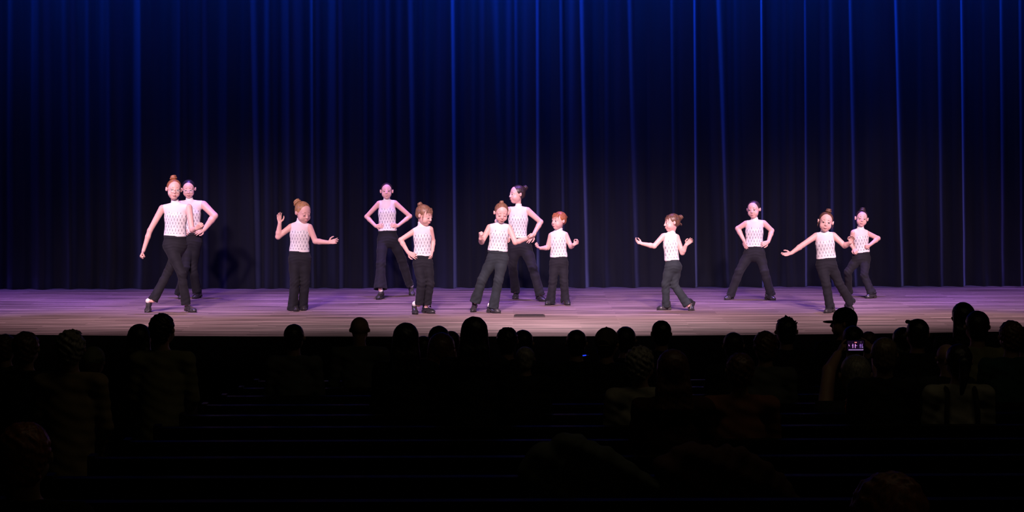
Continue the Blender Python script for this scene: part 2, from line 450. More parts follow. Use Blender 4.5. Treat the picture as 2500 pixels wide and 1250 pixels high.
def curtain():
    D0 = 26.45; ppm = F / D0
    rng = random.Random(5)
    fl = list(FOLDS)
    for s in (-1, 1):                       # folds go on beyond the frame
        u = -10 if s < 0 else 2520
        while -450 < u < 2950:
            fl.append((u, u + rng.uniform(-6, 6), rng.uniform(10, 20), rng.uniform(4, 8), rng.uniform(.08, .15)))
            u += s * rng.uniform(40, 70)
    us = np.arange(-420, 2921, 2.2); zs = np.concatenate([[0.003, .04, .08, .14], np.linspace(.2, 6.2, 26)])
    X, Z = np.meshgrid((us - 1250) / ppm, zs, indexing='ij')
    U = us[:, None]; T = np.clip(Z / 4.0, 0, 1.4)
    Y = np.full(X.shape, D0 + CAMY)
    for ub, ut, wl, wr, dp in fl:
        uc = ub + (ut - ub) * T; d = U - uc
        wr2 = wr * 1.9 + 2; wl2 = wl * (1.75 - .15 * T)
        Y -= dp * 1.35 * np.where(d < 0, np.exp(-np.abs(d / wl2) ** 1.7), np.exp(-np.abs(d / wr2) ** 2.0))
    Y += .012 * np.sin(U * .12 + .5 * np.sin(Z * 1.1)) + .002 * np.sin(U * .33 + 2 + .8 * np.sin(Z * .9 + 1)) + .02 * np.sin(U * .043)
    # the folds soften and break near the hem
    hem = np.exp(-(Z / .22) ** 2)
    Y += hem * (.02 * np.sin(U * .083 + 1.2) - .03) + .006 * np.exp(-((Z - .16) / .02) ** 2)
    Y += .012 * np.exp(-((Z - .55) / .35) ** 2) * np.sin(U * .11 + Z * 6)
    n0, n1 = X.shape; V = np.stack([X, Y, Z], -1).reshape(-1, 3)
    Vb = V + (0, .012, 0)
    i, j = np.meshgrid(np.arange(n0 - 1), np.arange(n1 - 1), indexing='ij'); a = (i * n1 + j).ravel()
    Fa = np.stack([a, a + n1, a + n1 + 1, a + 1], 1); Fb = Fa[:, ::-1] + len(V)
    m = mat('black_velvet', (.006, .006, .009), .9, Sheen_Weight=.30, Sheen_Roughness=.4)
    b = m.node_tree.nodes['Principled BSDF']; b.inputs['Sheen Tint'].default_value = (.30, .36, .80, 1); b.inputs['Specular IOR Level'].default_value = .15
    noisy(m, (.0012, .0017, .0046), (.0020, .0027, .0070), (3, 3, .8), 5)
    mesh_np('stage_curtain', np.concatenate([V, Vb]), np.concatenate([Fa, Fb]), m, base=(0, D0 + CAMY, 0),
            props={'label': 'black velvet stage curtain hanging in deep folds behind the dancers, lit blue at the top', 'category': 'curtain'})
curtain()

# ---- wooden pews
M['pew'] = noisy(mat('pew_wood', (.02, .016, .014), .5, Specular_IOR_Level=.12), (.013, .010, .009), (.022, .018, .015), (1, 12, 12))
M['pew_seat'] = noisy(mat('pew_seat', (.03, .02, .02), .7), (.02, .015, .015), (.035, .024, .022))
ROWS = [18.2 - i * 1.0 for i in range(15)]         # distance from the camera
def pew(x0, x1, d, label, group):
    y = d - 20.5; zf = FH(y); bx = (x0 + x1) / 2
    base = (bx, y, zf)
    mb = MB(); mb.box((x0, y - .27, zf + .50), (x1, y - .235, zf + .80)); mb.box((x0, y - .275, zf + .25), (x1, y - .24, zf + .5))
    root = bpy.data.objects.new('pew', None); COL.objects.link(root); root.location = base; root.empty_display_size = .2
    root['label'] = label; root['category'] = 'pew'; root['group'] = group
    mb.build('backrest', M['pew'], root, base)
    mb = MB(); mb.box((x0, y - .29, zf + .80), (x1, y - .222, zf + .825)); mb.build('top_rail', M['pew'], root, base)
    mb = MB(); mb.box((x0, y - .24, zf + .385), (x1, y + .18, zf + .42)); mb.build('seat', M['pew_seat'], root, base)
    for x in (x0 - .04, x1):
        mb = MB(); mb.box((x, y - .30, zf - .02), (x + .04, y + .2, zf + .6)); mb.box((x, y - .30, zf + .6), (x + .04, y - .2, zf + .84)); mb.build('end_panel', M['pew'], root, base)
ordn = ['front', 'second', 'third', 'fourth', 'fifth', 'sixth', 'seventh', 'eighth', 'ninth', 'tenth', 'eleventh', 'twelfth', 'thirteenth', 'fourteenth', 'fifteenth']
for i, d in enumerate(ROWS):
    if d < 7: continue
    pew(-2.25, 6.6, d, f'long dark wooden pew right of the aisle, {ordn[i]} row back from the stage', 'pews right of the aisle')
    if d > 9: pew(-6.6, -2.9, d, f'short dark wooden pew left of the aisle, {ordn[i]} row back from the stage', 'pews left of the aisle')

# dark side walls, back wall and ceiling of the hall
def wall(name, lo, hi):
    mb = MB(); mb.box(lo, hi); mb.build(name, M['wall'], props={'kind': 'structure'})
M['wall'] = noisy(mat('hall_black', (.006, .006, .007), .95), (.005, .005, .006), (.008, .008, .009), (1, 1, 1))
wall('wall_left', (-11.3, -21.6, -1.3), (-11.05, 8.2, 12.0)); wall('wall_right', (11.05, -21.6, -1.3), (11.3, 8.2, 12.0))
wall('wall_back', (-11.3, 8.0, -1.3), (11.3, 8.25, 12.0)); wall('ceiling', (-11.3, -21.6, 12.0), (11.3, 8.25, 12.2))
# ================================================================== people
def frame(yaw, pitch=0, roll=0):
    y, p, q = map(math.radians, (yaw, pitch, roll))
    f = vec(math.sin(y), -math.cos(y), 0); r = vec(math.cos(y), math.sin(y), 0); u = vec(0, 0, 1)
    f, u = f * math.cos(p) - u * math.sin(p), u * math.cos(p) + f * math.sin(p)
    r, u = r * math.cos(q) - u * math.sin(q), u * math.cos(q) + r * math.sin(q)
    return r, f, u

class Head:
    def __init__(s, c, sc, yaw, pitch=0, roll=0):
        s.c = np.asarray(c, float); s.s = sc; s.r, s.f, s.u = frame(yaw, pitch, roll); s.R = np.stack([s.r, s.f, s.u])
    def P(s, x, y, z): return s.c + s.s * (x * s.r + y * s.f + z * s.u)
    def loc(s, P): return ((P - s.c) @ s.R.T) / s.s
    def ell(s, S, c, rad, k=.01, sub=False): S.ell(s.P(*c), s.R, np.array(rad) * s.s, k * s.s, sub)
    def build(s, S, ears=1.0, mouth=0):
        e = s.ell; K = s.s
        e(S, (0, -.014, .030), (.077, .092, .081))
        e(S, (0, .022, -.028), (.065, .066, .074), .02)
        e(S, (0, .046, -.080), (.029, .030, .024), .02)
        for x in (-1, 1):
            e(S, (x * .037, .048, -.040), (.027, .028, .030), .014)
            e(S, (x * .030, .064, .024), (.020, .010, .007), .012)
            e(S, (x * .030, .093, .004), (.016, .015, .012), .010, True)
            e(S, (x * .080, -.004, -.004), (.006 + .004 * ears, .012, .021 * ears), .006)
            if ears > 0.5: e(S, (x * .088, -.008, .002), (.005, .012, .022 * ears), .005)
            # upper eyelid
            S.cone(s.P(x * .020, .079, .011), s.P(x * .041, .071, .010), .0045 * K, .0045 * K, .004 * K)
            S.cone(s.P(x * .020, .079, -.008), s.P(x * .040, .071, -.007), .0035 * K, .0035 * K, .004 * K)
            e(S, (x * .0095, .088, -.026), (.006, .007, .005), .004)
        S.cone(s.P(0, .080, .012), s.P(0, .096, -.022), .0065 * K, .0100 * K, .008 * K)
        e(S, (0, .086, -.057), (.017, .007, .009), .006)
    def hair(s, S, low=-.055, full=1.0, fringe=False):
        e = s.ell
        e(S, (0, -.020, .033), (.0805 * full, .0925 * full, .0825 * full))
        e(S, (0, -.046, -.010), (.064 * full, .060 * full, .050), .02)
        e(S, (0, .104, -.026), (.071, .069, .089 if not fringe else .078), .006, True)
        e(S, (0, .060, -.080), (.14, .076, .090), .006, True)
        S.cut(s.P(0, -.08, low), -s.u)
    def eyes(s, parent, base, down=False):
        for x in (-1, 1):
            mb = MB()
            R = np.stack([s.r, s.u, s.f])
            if down: R = np.stack([s.r, s.u * .9 + s.f * .43, s.f * .9 - s.u * .43])
            mb.ball(s.P(x * .0305, .0705, .002), .0118 * s.s, R, 14, 10, 0, fwd=1)
            eye = mb.build('eyelid' if down else 'eye', [M['skin']] * 2 if down else [M['eyewhite'], M['iris']], parent, base, True)
            mb = MB(); z = .009 if not down else -.003
            mb.tube([s.P(x * .019, .0825, z - .002), s.P(x * .030, .0850, z + .0015), s.P(x * .043, .077, z - .002)], .0019 * s.s)
            mb.build('eyelash', M['lash'], parent, base, True)
            mb = MB()
            mb.tube([s.P(x * .014, .0780, .0290), s.P(x * .024, .0760, .0308), s.P(x * .034, .0715, .0308), s.P(x * .046, .0625, .0262)], [.0018 * s.s, .0026 * s.s, .0024 * s.s, .0012 * s.s])
            mb.build('eyebrow', s.hairm, parent, base, True)
    def lips(s, parent, base, smile=0, opened=0):
        z = -.056; mb = MB()
        for dz, bow in ((.003 + opened, .002), (-.004 - opened, -.002)):
            pts = [s.P(x, .0915 - 6.5 * x * x * 1.6, z + dz * (1 - (x / .020) ** 2) + smile * 26 * x * x) for x in np.linspace(-.0175, .0175, 7)]
            mb.tube(pts, [.0010 * s.s, .0022 * s.s, .0029 * s.s, .0027 * s.s, .0029 * s.s, .0022 * s.s, .0010 * s.s])
        mb.build('lips', M['lips'], parent, base, True)
        if opened or smile > .3:
            mb = MB(); pts = [s.P(x, .0905 - 6.5 * x * x * 1.6, z + smile * 26 * x * x) for x in np.linspace(-.015, .015, 5)]
            mb.tube(pts, .0028 * s.s); mb.build('teeth' if smile > .3 else 'mouth_opening', M['eyewhite'] if smile > .3 else M['lash'], parent, base, True)
    def glasses(s, parent, base, m):
        mb = MB()
        for x in (-1, 1):
            c = s.P(x * .0315, .098, -.002)
            mb.tube([c + s.s * (.0225 * math.cos(t) * s.r + .0205 * math.sin(t) * s.u - .006 * (math.cos(t) * x > 0) * abs(math.cos(t)) * s.f) for t in np.linspace(0, 2 * math.pi, 20, endpoint=False)], .0016, 6, True)
            mb.tube([s.P(x * .054, .090, .004), s.P(x * .074, .060, .006), s.P(x * .083, -.004, .008)], .0015)
        mb.tube([s.P(-.009, .099, .002), s.P(0, .103, .005), s.P(.009, .099, .002)], .0014)
        g = mb.build('glasses', m, parent, base, True)
        mb = MB()
        for x in (-1, 1):
            c = s.P(x * .0315, .0975, -.002); b = len(mb.v)
            mb.v += [tuple(c + q * .0008 * s.f + s.s * (.021 * math.cos(t) * s.r + .019 * math.sin(t) * s.u)) for q in (1, -1) for t in np.linspace(0, 2 * math.pi, 18, endpoint=False)]
            mb.f += [[b + i for i in range(18)], [b + 18 + i for i in range(18)][::-1]] + [[b + (i + 1) % 18, b + i, b + 18 + i, b + 18 + (i + 1) % 18] for i in range(18)]; mb.m += [0] * 20
        mb.build('lenses', M['lens'], g, base)

def hand(S, wrist, dirv, nrm, thumb, curl=.3, sc=.82, splay=.12, rw=.02, lens=(1, 1, 1, 1)):
    """palm, four fingers, thumb. nrm: where the palm faces; thumb: +1/-1 side of cross(dir, nrm)"""
    d = unit(dirv); n = unit(np.asarray(nrm, float) - d * np.dot(nrm, d)); sd = np.cross(d, n) * thumb
    w = np.asarray(wrist, float)
    pos = (.027, .009, -.009, -.025); ln = (.066, .074, .069, .055); kn = (.078, .082, .078, .070)
    for i in range(4):
        k0 = w + sc * (d * kn[i] + sd * pos[i])
        S.cone(w + sc * (d * .004 + sd * pos[i] * .45), k0, .0125 * sc, .0112 * sc, .012 * sc)
        a = splay * (1.5 - i); dd = unit(d + sd * a); c = curl if not isinstance(curl, (tuple, list)) else curl[i]
        p = k0; ang = 0; rr = .0088
        for seg, fr, ca in ((0, .44, 75), (1, .32, 100), (2, .24, 60)):
            ang += math.radians(ca) * c
            q = p + sc * lens[i] * ln[i] * fr * (dd * math.cos(ang) + n * math.sin(ang))
            S.cone(p, q, rr * sc, (rr - .0008) * sc, .003 if seg else .006); p = q; rr -= .0008
    tc = (curl if not isinstance(curl, (tuple, list)) else curl[1])
    t0 = w + sc * (d * .022 + sd * .022 + n * .004)
    t1 = t0 + sc * .036 * unit(d * .55 + sd * .8 + n * .25)
    t2 = t1 + sc * .030 * unit(d * .8 + sd * (.45 - tc) + n * (.15 + tc * .8))
    t3 = t2 + sc * .024 * unit(d * .8 + sd * (.15 - tc * 1.3) + n * (.15 + tc))
    S.chain([t0, t1, t2, t3], [.013 * sc, .0105 * sc, .0092 * sc, .0078 * sc], .006 * sc)

def foot_geo(ft):
    """(toe u, toe v, yaw, heel lift deg, length)"""
    u, v, yaw, lift = ft[:4]; Lf = ft[4] if len(ft) > 4 else .205
    toe = ground(u, v); y, p = math.radians(yaw), math.radians(lift)
    fw = vec(math.sin(y), -math.cos(y), 0); up = vec(0, 0, 1)
    f2 = fw * math.cos(p) - up * math.sin(p); u2 = up * math.cos(p) + fw * math.sin(p)
    # hinge at the ball for lifted heels
    ball = toe - fw * Lf * .30
    if lift < 55: heel = ball - f2 * Lf * .62; b0 = ball
    else: heel = ball - f2 * Lf * .62; b0 = ball
    return dict(toe=toe, ball=ball, heel=heel, fw=fw, f2=f2, u2=u2, L=Lf, r=vec(math.cos(y), math.sin(y), 0), ankle=heel + u2 * .085 + f2 * .035)

def shoe(G, parent, base):
    S = SDF(); fw, f2, u2, r, Lf = G['fw'], G['f2'], G['u2'], G['r'], G['L']; k = Lf / .205
    up = vec(0, 0, 1)
    R1 = np.stack([r, fw, up]); R2 = np.stack([r, f2, u2])
    S.ell(G['toe'] - fw * .062 * k + up * .022, R1, (.037 * k, .062 * k, .026), .02)
    S.cone(G['ball'] + up * .026, G['heel'] + f2 * .03 + u2 * .042, .031 * k, .027 * k, .02)
    S.cone(G['heel'] + f2 * .028 + u2 * .045, G['heel'] + f2 * .030 + u2 * .058, .028 * k, .029 * k, .012)
    S.cone(G['ball'] - f2 * .012 + u2 * .040, G['heel'] + f2 * .055 + u2 * .066, .020 * k, .022 * k, .012)
    S.cut(G['toe'] + up * .006, -up)
    S.cut(G['heel'] + u2 * .006, -u2)
    S.cut(G['heel'] + u2 * .074, u2 * .9 + f2 * .15)
    V, Fc = polygonise(S, .005, 8)
    o = mesh_np('shoe', relax(V, Fc, 1), Fc, M['shoe'], parent, base)
    # sole plate and block heel
    T = SDF(); T.ell(G['toe'] - fw * .062 * k + up * .004, R1, (.038 * k, .063 * k, .012), .01)
    T.cut(G['toe'] + up * .008, up); T.cut(G['toe'] + up * .0005, -up)
    V, Fc = polygonise(T, .004, 8); mesh_np('sole', V, Fc, M['sole'], o, base)
    mb = MB(); c = G['heel'] + f2 * .026
    Rb = np.stack([r, f2, u2]); mb.box((-.024 * k, -.022, .0015), (.024 * k, .024, .028), 0, Rb, c); mb.build('heel', M['sole'], o, base)
    return o

def dancer(name_label, p):
    """p: traced joints (u, v, towards-camera metres)"""
    fl, fr = foot_geo(p['footL']), foot_geo(p['footR'])
    dl, dr = fl['ankle'][1] - CAMY, fr['ankle'][1] - CAMY
    D = p.get('d', (dl + dr) / 2)
    ppm = F / D; px = 1 / ppm
    def J(k, dd=D):
        t = p[k]; return at(t[0], t[1], dd - (t[2] if len(t) > 2 else 0))
    base = vec(at(p['waist'][0], 600, D)[0], D + CAMY, 0)
    # ---- joints
    neck = J('neck'); waist = J('waist'); hl, hr = J('hipL'), J('hipR')
    sl, sr = J('shL'), J('shR'); el, er, wl, wr = J('elL'), J('elR'), J('wrL'), J('wrR')
    kl, kr = J('knL', (D + dl) / 2), J('knR', (D + dr) / 2)
    al, ar = fl['ankle'], fr['ankle']
    pel = (hl + hr) / 2
    tyaw = p.get('tyaw', 0); rT = unit(sr - sl); upT = unit(neck - waist); rT = unit(rT - upT * (rT @ upT)); fT = np.cross(rT, upT)
    if fT[1] > 0: fT = -fT
    pyaw = math.radians(p.get('pyaw', p.get('tyaw', 0))); fP = vec(math.sin(pyaw), -math.cos(pyaw), 0)
    # widths
    cw, ww, hw = p['cw'] * px / 2, p['ww'] * px / 2, p['hw'] * px / 2
    hd = Head(J('head'), p['hh'] * px / .218, *p['hrot']); hs = hd.s
    hd.hairm = HAIR[p['hair'][0]]
    chest = waist + (neck - waist) * .62
    arm = [a * px for a in p.get('arm', (7.4, 6.0, 4.6))]
    dep = p.get('dep', .70)
    def torso(S, g):          # g: growth outward
        S.cone(pel + (waist - pel) * .35, waist, hw * .90 + g, ww + g, .02, fP, dep)
        S.cone(waist, chest, ww + g, cw * .93 + g, .03, fT, dep)
        S.cone(chest, chest + upT * (np.linalg.norm(neck - chest) * .35), cw * .93 + g, cw * .80 + g, .03, fT, dep)
        ds = np.linalg.norm(neck - chest)
        for s_, q in ((sl, -1), (sr, 1)):
            S.cone(chest + upT * ds * .55, s_ + (neck - s_) * .12 - upT * .006, cw * .50 + g, arm[0] * .97 + g, .03, fT, .85)
            S.cone(neck - upT * .010, s_ + (neck - s_) * .25 + upT * .002, .034 * hs + g, arm[0] * .6 + g, .03)
    nr = p.get('nr', .035) * hs
    jaw = hd.P(0, -.022, -.055)
    # ---- body
    B = SDF(); hd.build(B, p.get('ears', 1.0)); torso(B, -.006)
    B.cone(neck - upT * .02, jaw, nr * 1.08, nr, .02)
    for s_, e_, w_, hk in ((sl, el, wl, 'handL'), (sr, er, wr, 'handR')):
        B.cone(s_, e_, arm[0], arm[1] * 1.03, .022)
        m_ = e_ + (w_ - e_) * .3
        B.cone(e_, m_, arm[1] * 1.0, arm[1] * 1.04, .012); B.cone(m_, w_, arm[1] * 1.04, arm[2], .012)
        H = p.get(hk)
        if H:
            tip = at(H[0], H[1], D - H[2]); hand(B, w_, tip - w_, H[3], H[4], H[5], p.get('hs', .82), H[6] if len(H) > 6 else .10)
    for h_, k_, a_, G in ((hl, kl, al, fl), (hr, kr, ar, fr)):
        hp = p['hemL'] if k_ is kl else p['hemR']; hcc = at(hp[0], hp[1], a_[1] - CAMY - .01); kk = hw * p.get('knee', .40) * .72
        B.cone(h_, k_, hw * .33, kk, .02); B.cone(k_, hcc, kk * .95, .023, .01); B.cone(hcc, a_, .023, .021, .004)
        B.cone(a_, G['heel'] + G['u2'] * .04 + G['f2'] * .03, .021, .018, .004)
        B.cone(G['heel'] + G['u2'] * .035 + G['f2'] * .03, G['ball'] + vec(0, 0, .026), .018, .014, .004)
    V, Fc = polygonise(B, p.get('res', .0036), 8)
    lab = dict(label=name_label, category='person', group='dancers in white tops and dark trousers on the stage')
    body = mesh_np('person', relax(V, Fc, 1, .4), Fc, M['skin'], None, tuple(base), props=lab)
    # ---- face parts
    hd.eyes(body, base, p.get('down', False)); hd.lips(body, base, p.get('smile', 0), p.get('open', 0))
    if 'glasses' in p: hd.glasses(body, base, p['glasses'])
    # ---- top
    S = SDF(); torso(S, .0035)
    for s_ in (sl, sr):
        pass
    cl = neck + unit(jaw - neck) * .046 * hs
    S.cone(neck - upT * .015, cl + unit(jaw - neck) * .02, nr * 1.08 + .008, nr + .008, .012)
    S.cut(cl + unit(jaw - neck) * .012, unit(jaw - neck))
    S.cut(waist - upT * .012, -upT)
    for s_, e_ in ((sl, el), (sr, er)):
        o_ = unit(s_ - neck); o_ = unit(o_ - upT * (o_ @ upT)); n_ = unit(o_ * .8 + upT * .6)
        S.cut(s_ + o_ * arm[0] * p.get('sleeve', .15) + upT * arm[0] * .55, n_)
    V, Fc = polygonise(S, .0042, 8); V = relax(V, Fc, 1, .4)
    q = V - waist; hgt = np.linalg.norm(neck - waist)
    x = q @ rT; z = q @ upT; uv = np.stack([x, z], 1)
    C = V[Fc].mean(1); qx = (C - waist) @ rT / cw; qz = (C - waist) @ upT / hgt; front = (C - waist) @ fT > -.4 * cw
    dax = np.linalg.norm((C - neck) - np.outer((C - neck) @ unit(jaw - neck), unit(jaw - neck)), axis=1)
    coll = ((C - neck) @ unit(jaw - neck) > -.002) & (dax < nr * 1.35 + .012)
    neckl = .755 + .035 * np.cos(np.clip(np.abs(np.abs(qx) - .42) / .42, 0, 1.3) * math.pi) - .16 * np.clip(np.abs(qx) - .78, 0, 1)
    neckl = np.where(front, neckl, .84)
    yoke = (qz > neckl) & ~coll
    band = qz < .055
    body_m = ~(yoke | coll | band)
    v_, f_, u_ = sub_mesh(V, Fc, body_m)
    top = mesh_np('sequined_top', v_, f_, M['bodice'], body, base, uv=uv[u_])
    for nm, mk, mt in (('sheer_yoke', yoke, M['yoke']), ('collar', coll, M['collar']), ('waistband', band, M['band'])):
        v_, f_, u_ = sub_mesh(V, Fc, mk)
        if len(f_): mesh_np(nm, v_, f_, mt, top, base)
    # ---- trousers
    T = SDF()
    wl_ = waist - upT * .002
    T.cone(pel + (waist - pel) * .12, wl_ + upT * .02, hw * .97, ww + .004, .03, fP, dep + .02)
    T.ell(pel + vec(0, 0, 0) - fP * .02, np.eye(3), (hw * .80, hw * .74, hw * .62), .04)
    hems = []
    for i, (h_, k_, a_, hk) in enumerate(((hl, kl, al, 'hemL'), (hr, kr, ar, 'hemR'))):
        tr, kr_ = hw * p.get('thigh', .56), hw * p.get('knee', .40)
        hp = p[hk]; hc = at(hp[0], hp[1], a_[1] - CAMY - .01); rr = hp[2] * px
        T.cone(h_, h_ + (k_ - h_) * .45, tr, tr * .90, .03); T.cone(h_ + (k_ - h_) * .45, k_, tr * .90, kr_, .02)
        m_ = k_ + (hc - k_) * .30; T.cone(k_, m_, kr_, kr_ * .98, .02)
        ax_ = unit(hc - m_); T.cone(m_, hc + ax_ * .03, kr_ * .96, rr, .02)
        T.cone(hc - ax_ * .06, hc + ax_ * .05, rr * .55, rr * .82, .001, sub=True)
        hems.append((hc, ax_))
    ph = p.get('seed', 0)
    kz = [kl, kr]; hcs = [h[0] for h in hems]
    def disp(P):
        d = np.zeros(len(P))
        for kk, hc in zip(kz, hcs):
            r_ = np.linalg.norm(P - kk, axis=1)
            d += .0024 * np.exp(-(r_ / .085) ** 2) * np.sin(P[:, 2] * 130 + P[:, 0] * 90 * math.cos(ph) + 2 * np.sin(P[:, 0] * 40 + ph))
            r2 = np.linalg.norm(P - hc, axis=1)
            th = np.arctan2(P[:, 1] - hc[1], P[:, 0] - hc[0])
            d += .006 * np.exp(-(r2 / .13) ** 2) * np.sin(3 * th + ph) + .003 * np.exp(-(r2 / .10) ** 2) * np.sin(P[:, 2] * 110 - P[:, 0] * 60 + ph)
        r3 = np.abs((P - pel) @ vec(0, 0, 1)); d += .0016 * np.exp(-(r3 / .05) ** 2) * np.sin(P[:, 2] * 170 + 40 * np.abs(P[:, 0] - pel[0]) + ph)
        return d
    T.disp = disp
    T.cut(wl_, upT)
    Vt_, Ft = polygonise_legs(T, hems, .0048)
    trs = mesh_np('trousers', relax(Vt_, Ft, 1, .4), Ft, M[p.get('trousers', 'trouser_charcoal')], body, base)
    W = SDF(); W.cone(wl_ - upT * .045, wl_ + upT * .02, ww * 1.06 + .004, ww + .0075, .03, fP, dep + .03); W.cut(wl_ + upT * .001, upT); W.cut(wl_ - upT * .035, -upT)
    v_, f_ = polygonise(W, .0048, 8); mesh_np('waistband', v_, f_, M[p.get('trousers', 'trouser_charcoal')], trs, base)
    # ---- shoes and socks
    for G, (hc, ax_), sk in ((fl, hems[0], p.get('sockL', True)), (fr, hems[1], p.get('sockR', True))):
        s = shoe(G, body, base)
        K = SDF(); top_ = hc - ax_ * .05
        K.cone(G['heel'] + G['u2'] * .060 + G['f2'] * .03, G['ankle'], .024, .0255, .01); K.cone(G['ankle'], top_, .0255, .0265, .01)
        v_, f_ = polygonise(K, .005, 8); mesh_np('sock', v_, f_, M['sock'] if sk else M['trouser_black'], body, base)
    # ---- hair
    hcol, buns, fr_ = p['hair']
    Hs = SDF(); hd.hair(Hs, low=-.2, fringe=fr_)
    bc = hd.P(*buns[0]) if buns else hd.P(0, -.1, .05)
    bd = unit(bc - hd.c)
    def hdisp(P):
        q = P - bc; a = np.arctan2(q @ hd.r, q @ np.cross(bd, hd.r)); return .0006 * np.sin(a * 20)
    if fr_:
        for i in range(7):
            x = -.05 + i * .0165
            Hs.chain([hd.P(x * .8, .040, .092), hd.P(x * 1.0, .070 - 6 * x * x, .062), hd.P(x * 1.1 + .004, .081 - 8 * x * x, .030 + (i % 3) * .006)], [.007 * hs, .0055 * hs, .003 * hs], .006)
    for w_ in p.get('wisps', []):
        Hs.chain([hd.P(*a) for a in w_], [.005 * hs] * (len(w_) - 1) + [.002 * hs], .004)
    V, Fc = polygonise(Hs, .0040, 8)
    ho = mesh_np('hair', V, Fc, hd.hairm, body, base)
    if buns:
        c0, rb = buns
        Bn = SDF(); up_ = bd; sx = unit(np.cross(bd, hd.r + .01)); sy = np.cross(bd, sx); rb *= hs
        Bn.ell(bc, np.stack([sx, sy, bd]), (rb * .95, rb * .95, rb * .8), .01)
        for q in range(2):                          # coiled strand
            pts = [bc + (sx * math.cos(t) + sy * math.sin(t)) * rb * (.88 - .22 * q - .01 * t) + bd * rb * (-.25 + .62 * q + .06 * t) for t in np.linspace(0, 5.6, 12)]
            Bn.chain(pts, [rb * .30] * 12, .004)
        Bn.cone(hd.c + bd * .08 * hs, bc, rb * .6, rb * .6, .01)
        V, Fc = polygonise(Bn, .0040, 8); bo = mesh_np('bun', V, Fc, hd.hairm, ho, base)
        if 'clip' in p:
            mb = MB(); cc = bc - bd * rb * .95
            rr_ = rb * 1.12; a0, a1 = p['clip']
            pts = [cc + (sx * math.cos(t) + sy * math.sin(t)) * rr_ for t in np.linspace(a0, a1, 12)]
            mb.tube(pts, .0035)
            for q_ in pts[::1]: mb.ball(q_, .0048, np.eye(3), 6, 4)
            mb.build('hair_clip', M['clip'], ho, base, True)
    return body

def polygonise_legs(T, hems, h):
    """cut each leg square at its hem"""
    def f(P, m0=.05):
        D = SDF.eval(T, P, m0)
        for hc, ax in hems:
            q = P - hc; a = q @ ax; r = np.linalg.norm(q - np.outer(a, ax), axis=1)
            D = np.where((r < .17) & (a > -.08) & (a < .30), np.maximum(D, a - .10 * 0), D)
        return D
    class W(SDF):
        pass
    X = W(); X.p = T.p; X.cuts = T.cuts; X.disp = T.disp
    X.eval = f
    return polygonise(X, h, 8)
# ---- the twelve dancers, traced joint by joint ("L" = left in the picture)
CAM = (0, -1, 0); AWAY = (0, 1, 0); UP = (0, 0, 1)
DANCERS = []
DANCERS.append(('tallest girl in round glasses with an auburn bun, striding with crossed legs at front left', dict(
    head=(424.5, 463, .03), hh=48, hrot=(16, 4, 6), neck=(430, 500), waist=(427.5, 574), hipL=(413, 599, .03), hipR=(441, 600, -.03),
    shL=(396, 509, 0), shR=(461, 507, .03), elL=(366, 563, .03), elR=(469, 562, .10), wrL=(350, 613, .07), wrR=(479, 558, .22),
    handL=(342, 632, .11, (1, .2, .3), 1, .95), handR=(491, 548, .26, (-.3, 1, 0), -1, .75), arm=(8.6, 6.3, 4.5),
    knL=(443, 668, .10), knR=(410, 665, -.06), footL=(478, 763.5, 42, 4, .225), footR=(357, 763.5, -8, 50, .215), hemL=(455, 742, 12), hemR=(374, 734, 13),
    cw=56, ww=50, hw=56, hair=('auburn', ((-.012, -.045, .122), .036), False), glasses=M['frame'], tyaw=10, hs=.92, thigh=.55, knee=.37, lk=1.0, seed=1)))
DANCERS.append(('girl in clear glasses with dark hair, half hidden behind the tallest girl', dict(
    head=(460.5, 462, .0), hh=43, hrot=(6, 12, -2), neck=(463, 493), waist=(466, 567), hipL=(459, 592, 0), hipR=(478, 592, 0),
    shL=(440, 500, 0), shR=(497, 500, .0), elL=(426, 536, -.03), elR=(524, 527, .04), wrL=(444, 560, .03), wrR=(499, 560, .07),
    handL=(454, 566, .10, AWAY, -1, .25), handR=(479, 568, .12, AWAY, 1, .2), arm=(9.6, 8.0, 5.2),
    knL=(453, 652, .08), knR=(471, 655, .0), footL=(438, 731, -15, 6), footR=(471, 730, -22, 6), hemL=(437, 720, 12), hemR=(482, 715, 12),
    cw=52, ww=46, hw=50, hair=('black', ((.004, -.085, .055), .022), False), glasses=M['frame_dark'], open=.003, trousers='trouser_black', hs=.86, clip=(2.4, 5.2), seed=2, sockL=False, sockR=False)))
DANCERS.append(('small blond girl looking down, one palm raised and the other arm stretched out', dict(
    head=(740, 519, .02), hh=50, hrot=(38, 20, -2), neck=(733, 546), waist=(731, 612), hipL=(719, 632, 0), hipR=(745, 632, 0),
    shL=(710, 554, 0), shR=(756, 555, .02), elL=(679, 578, .02), elR=(770, 589, .03), wrL=(683, 545, .05), wrR=(801, 592, .06),
    handL=(680.5, 522, .05, (.5, -.7, 0), 1, .12), handR=(826, 588, .08, (0, -1, .4), -1, .06), arm=(7.8, 6.5, 4.6),
    knL=(720, 690, .03), knR=(744, 690, .03), footL=(724, 761, 12, 3, .19), footR=(742, 759, 6, 3, .19), hemL=(714, 758, 14), hemR=(739, 754, 13),
    cw=49, ww=45, hw=52, hair=('blond', ((-.01, -.120, .064), .040), False), down=True, tyaw=12, clip=(1.2, 3.4), seed=3, thigh=.57, knee=.44, sockL=False, sockR=False, sleeve=0.25)))
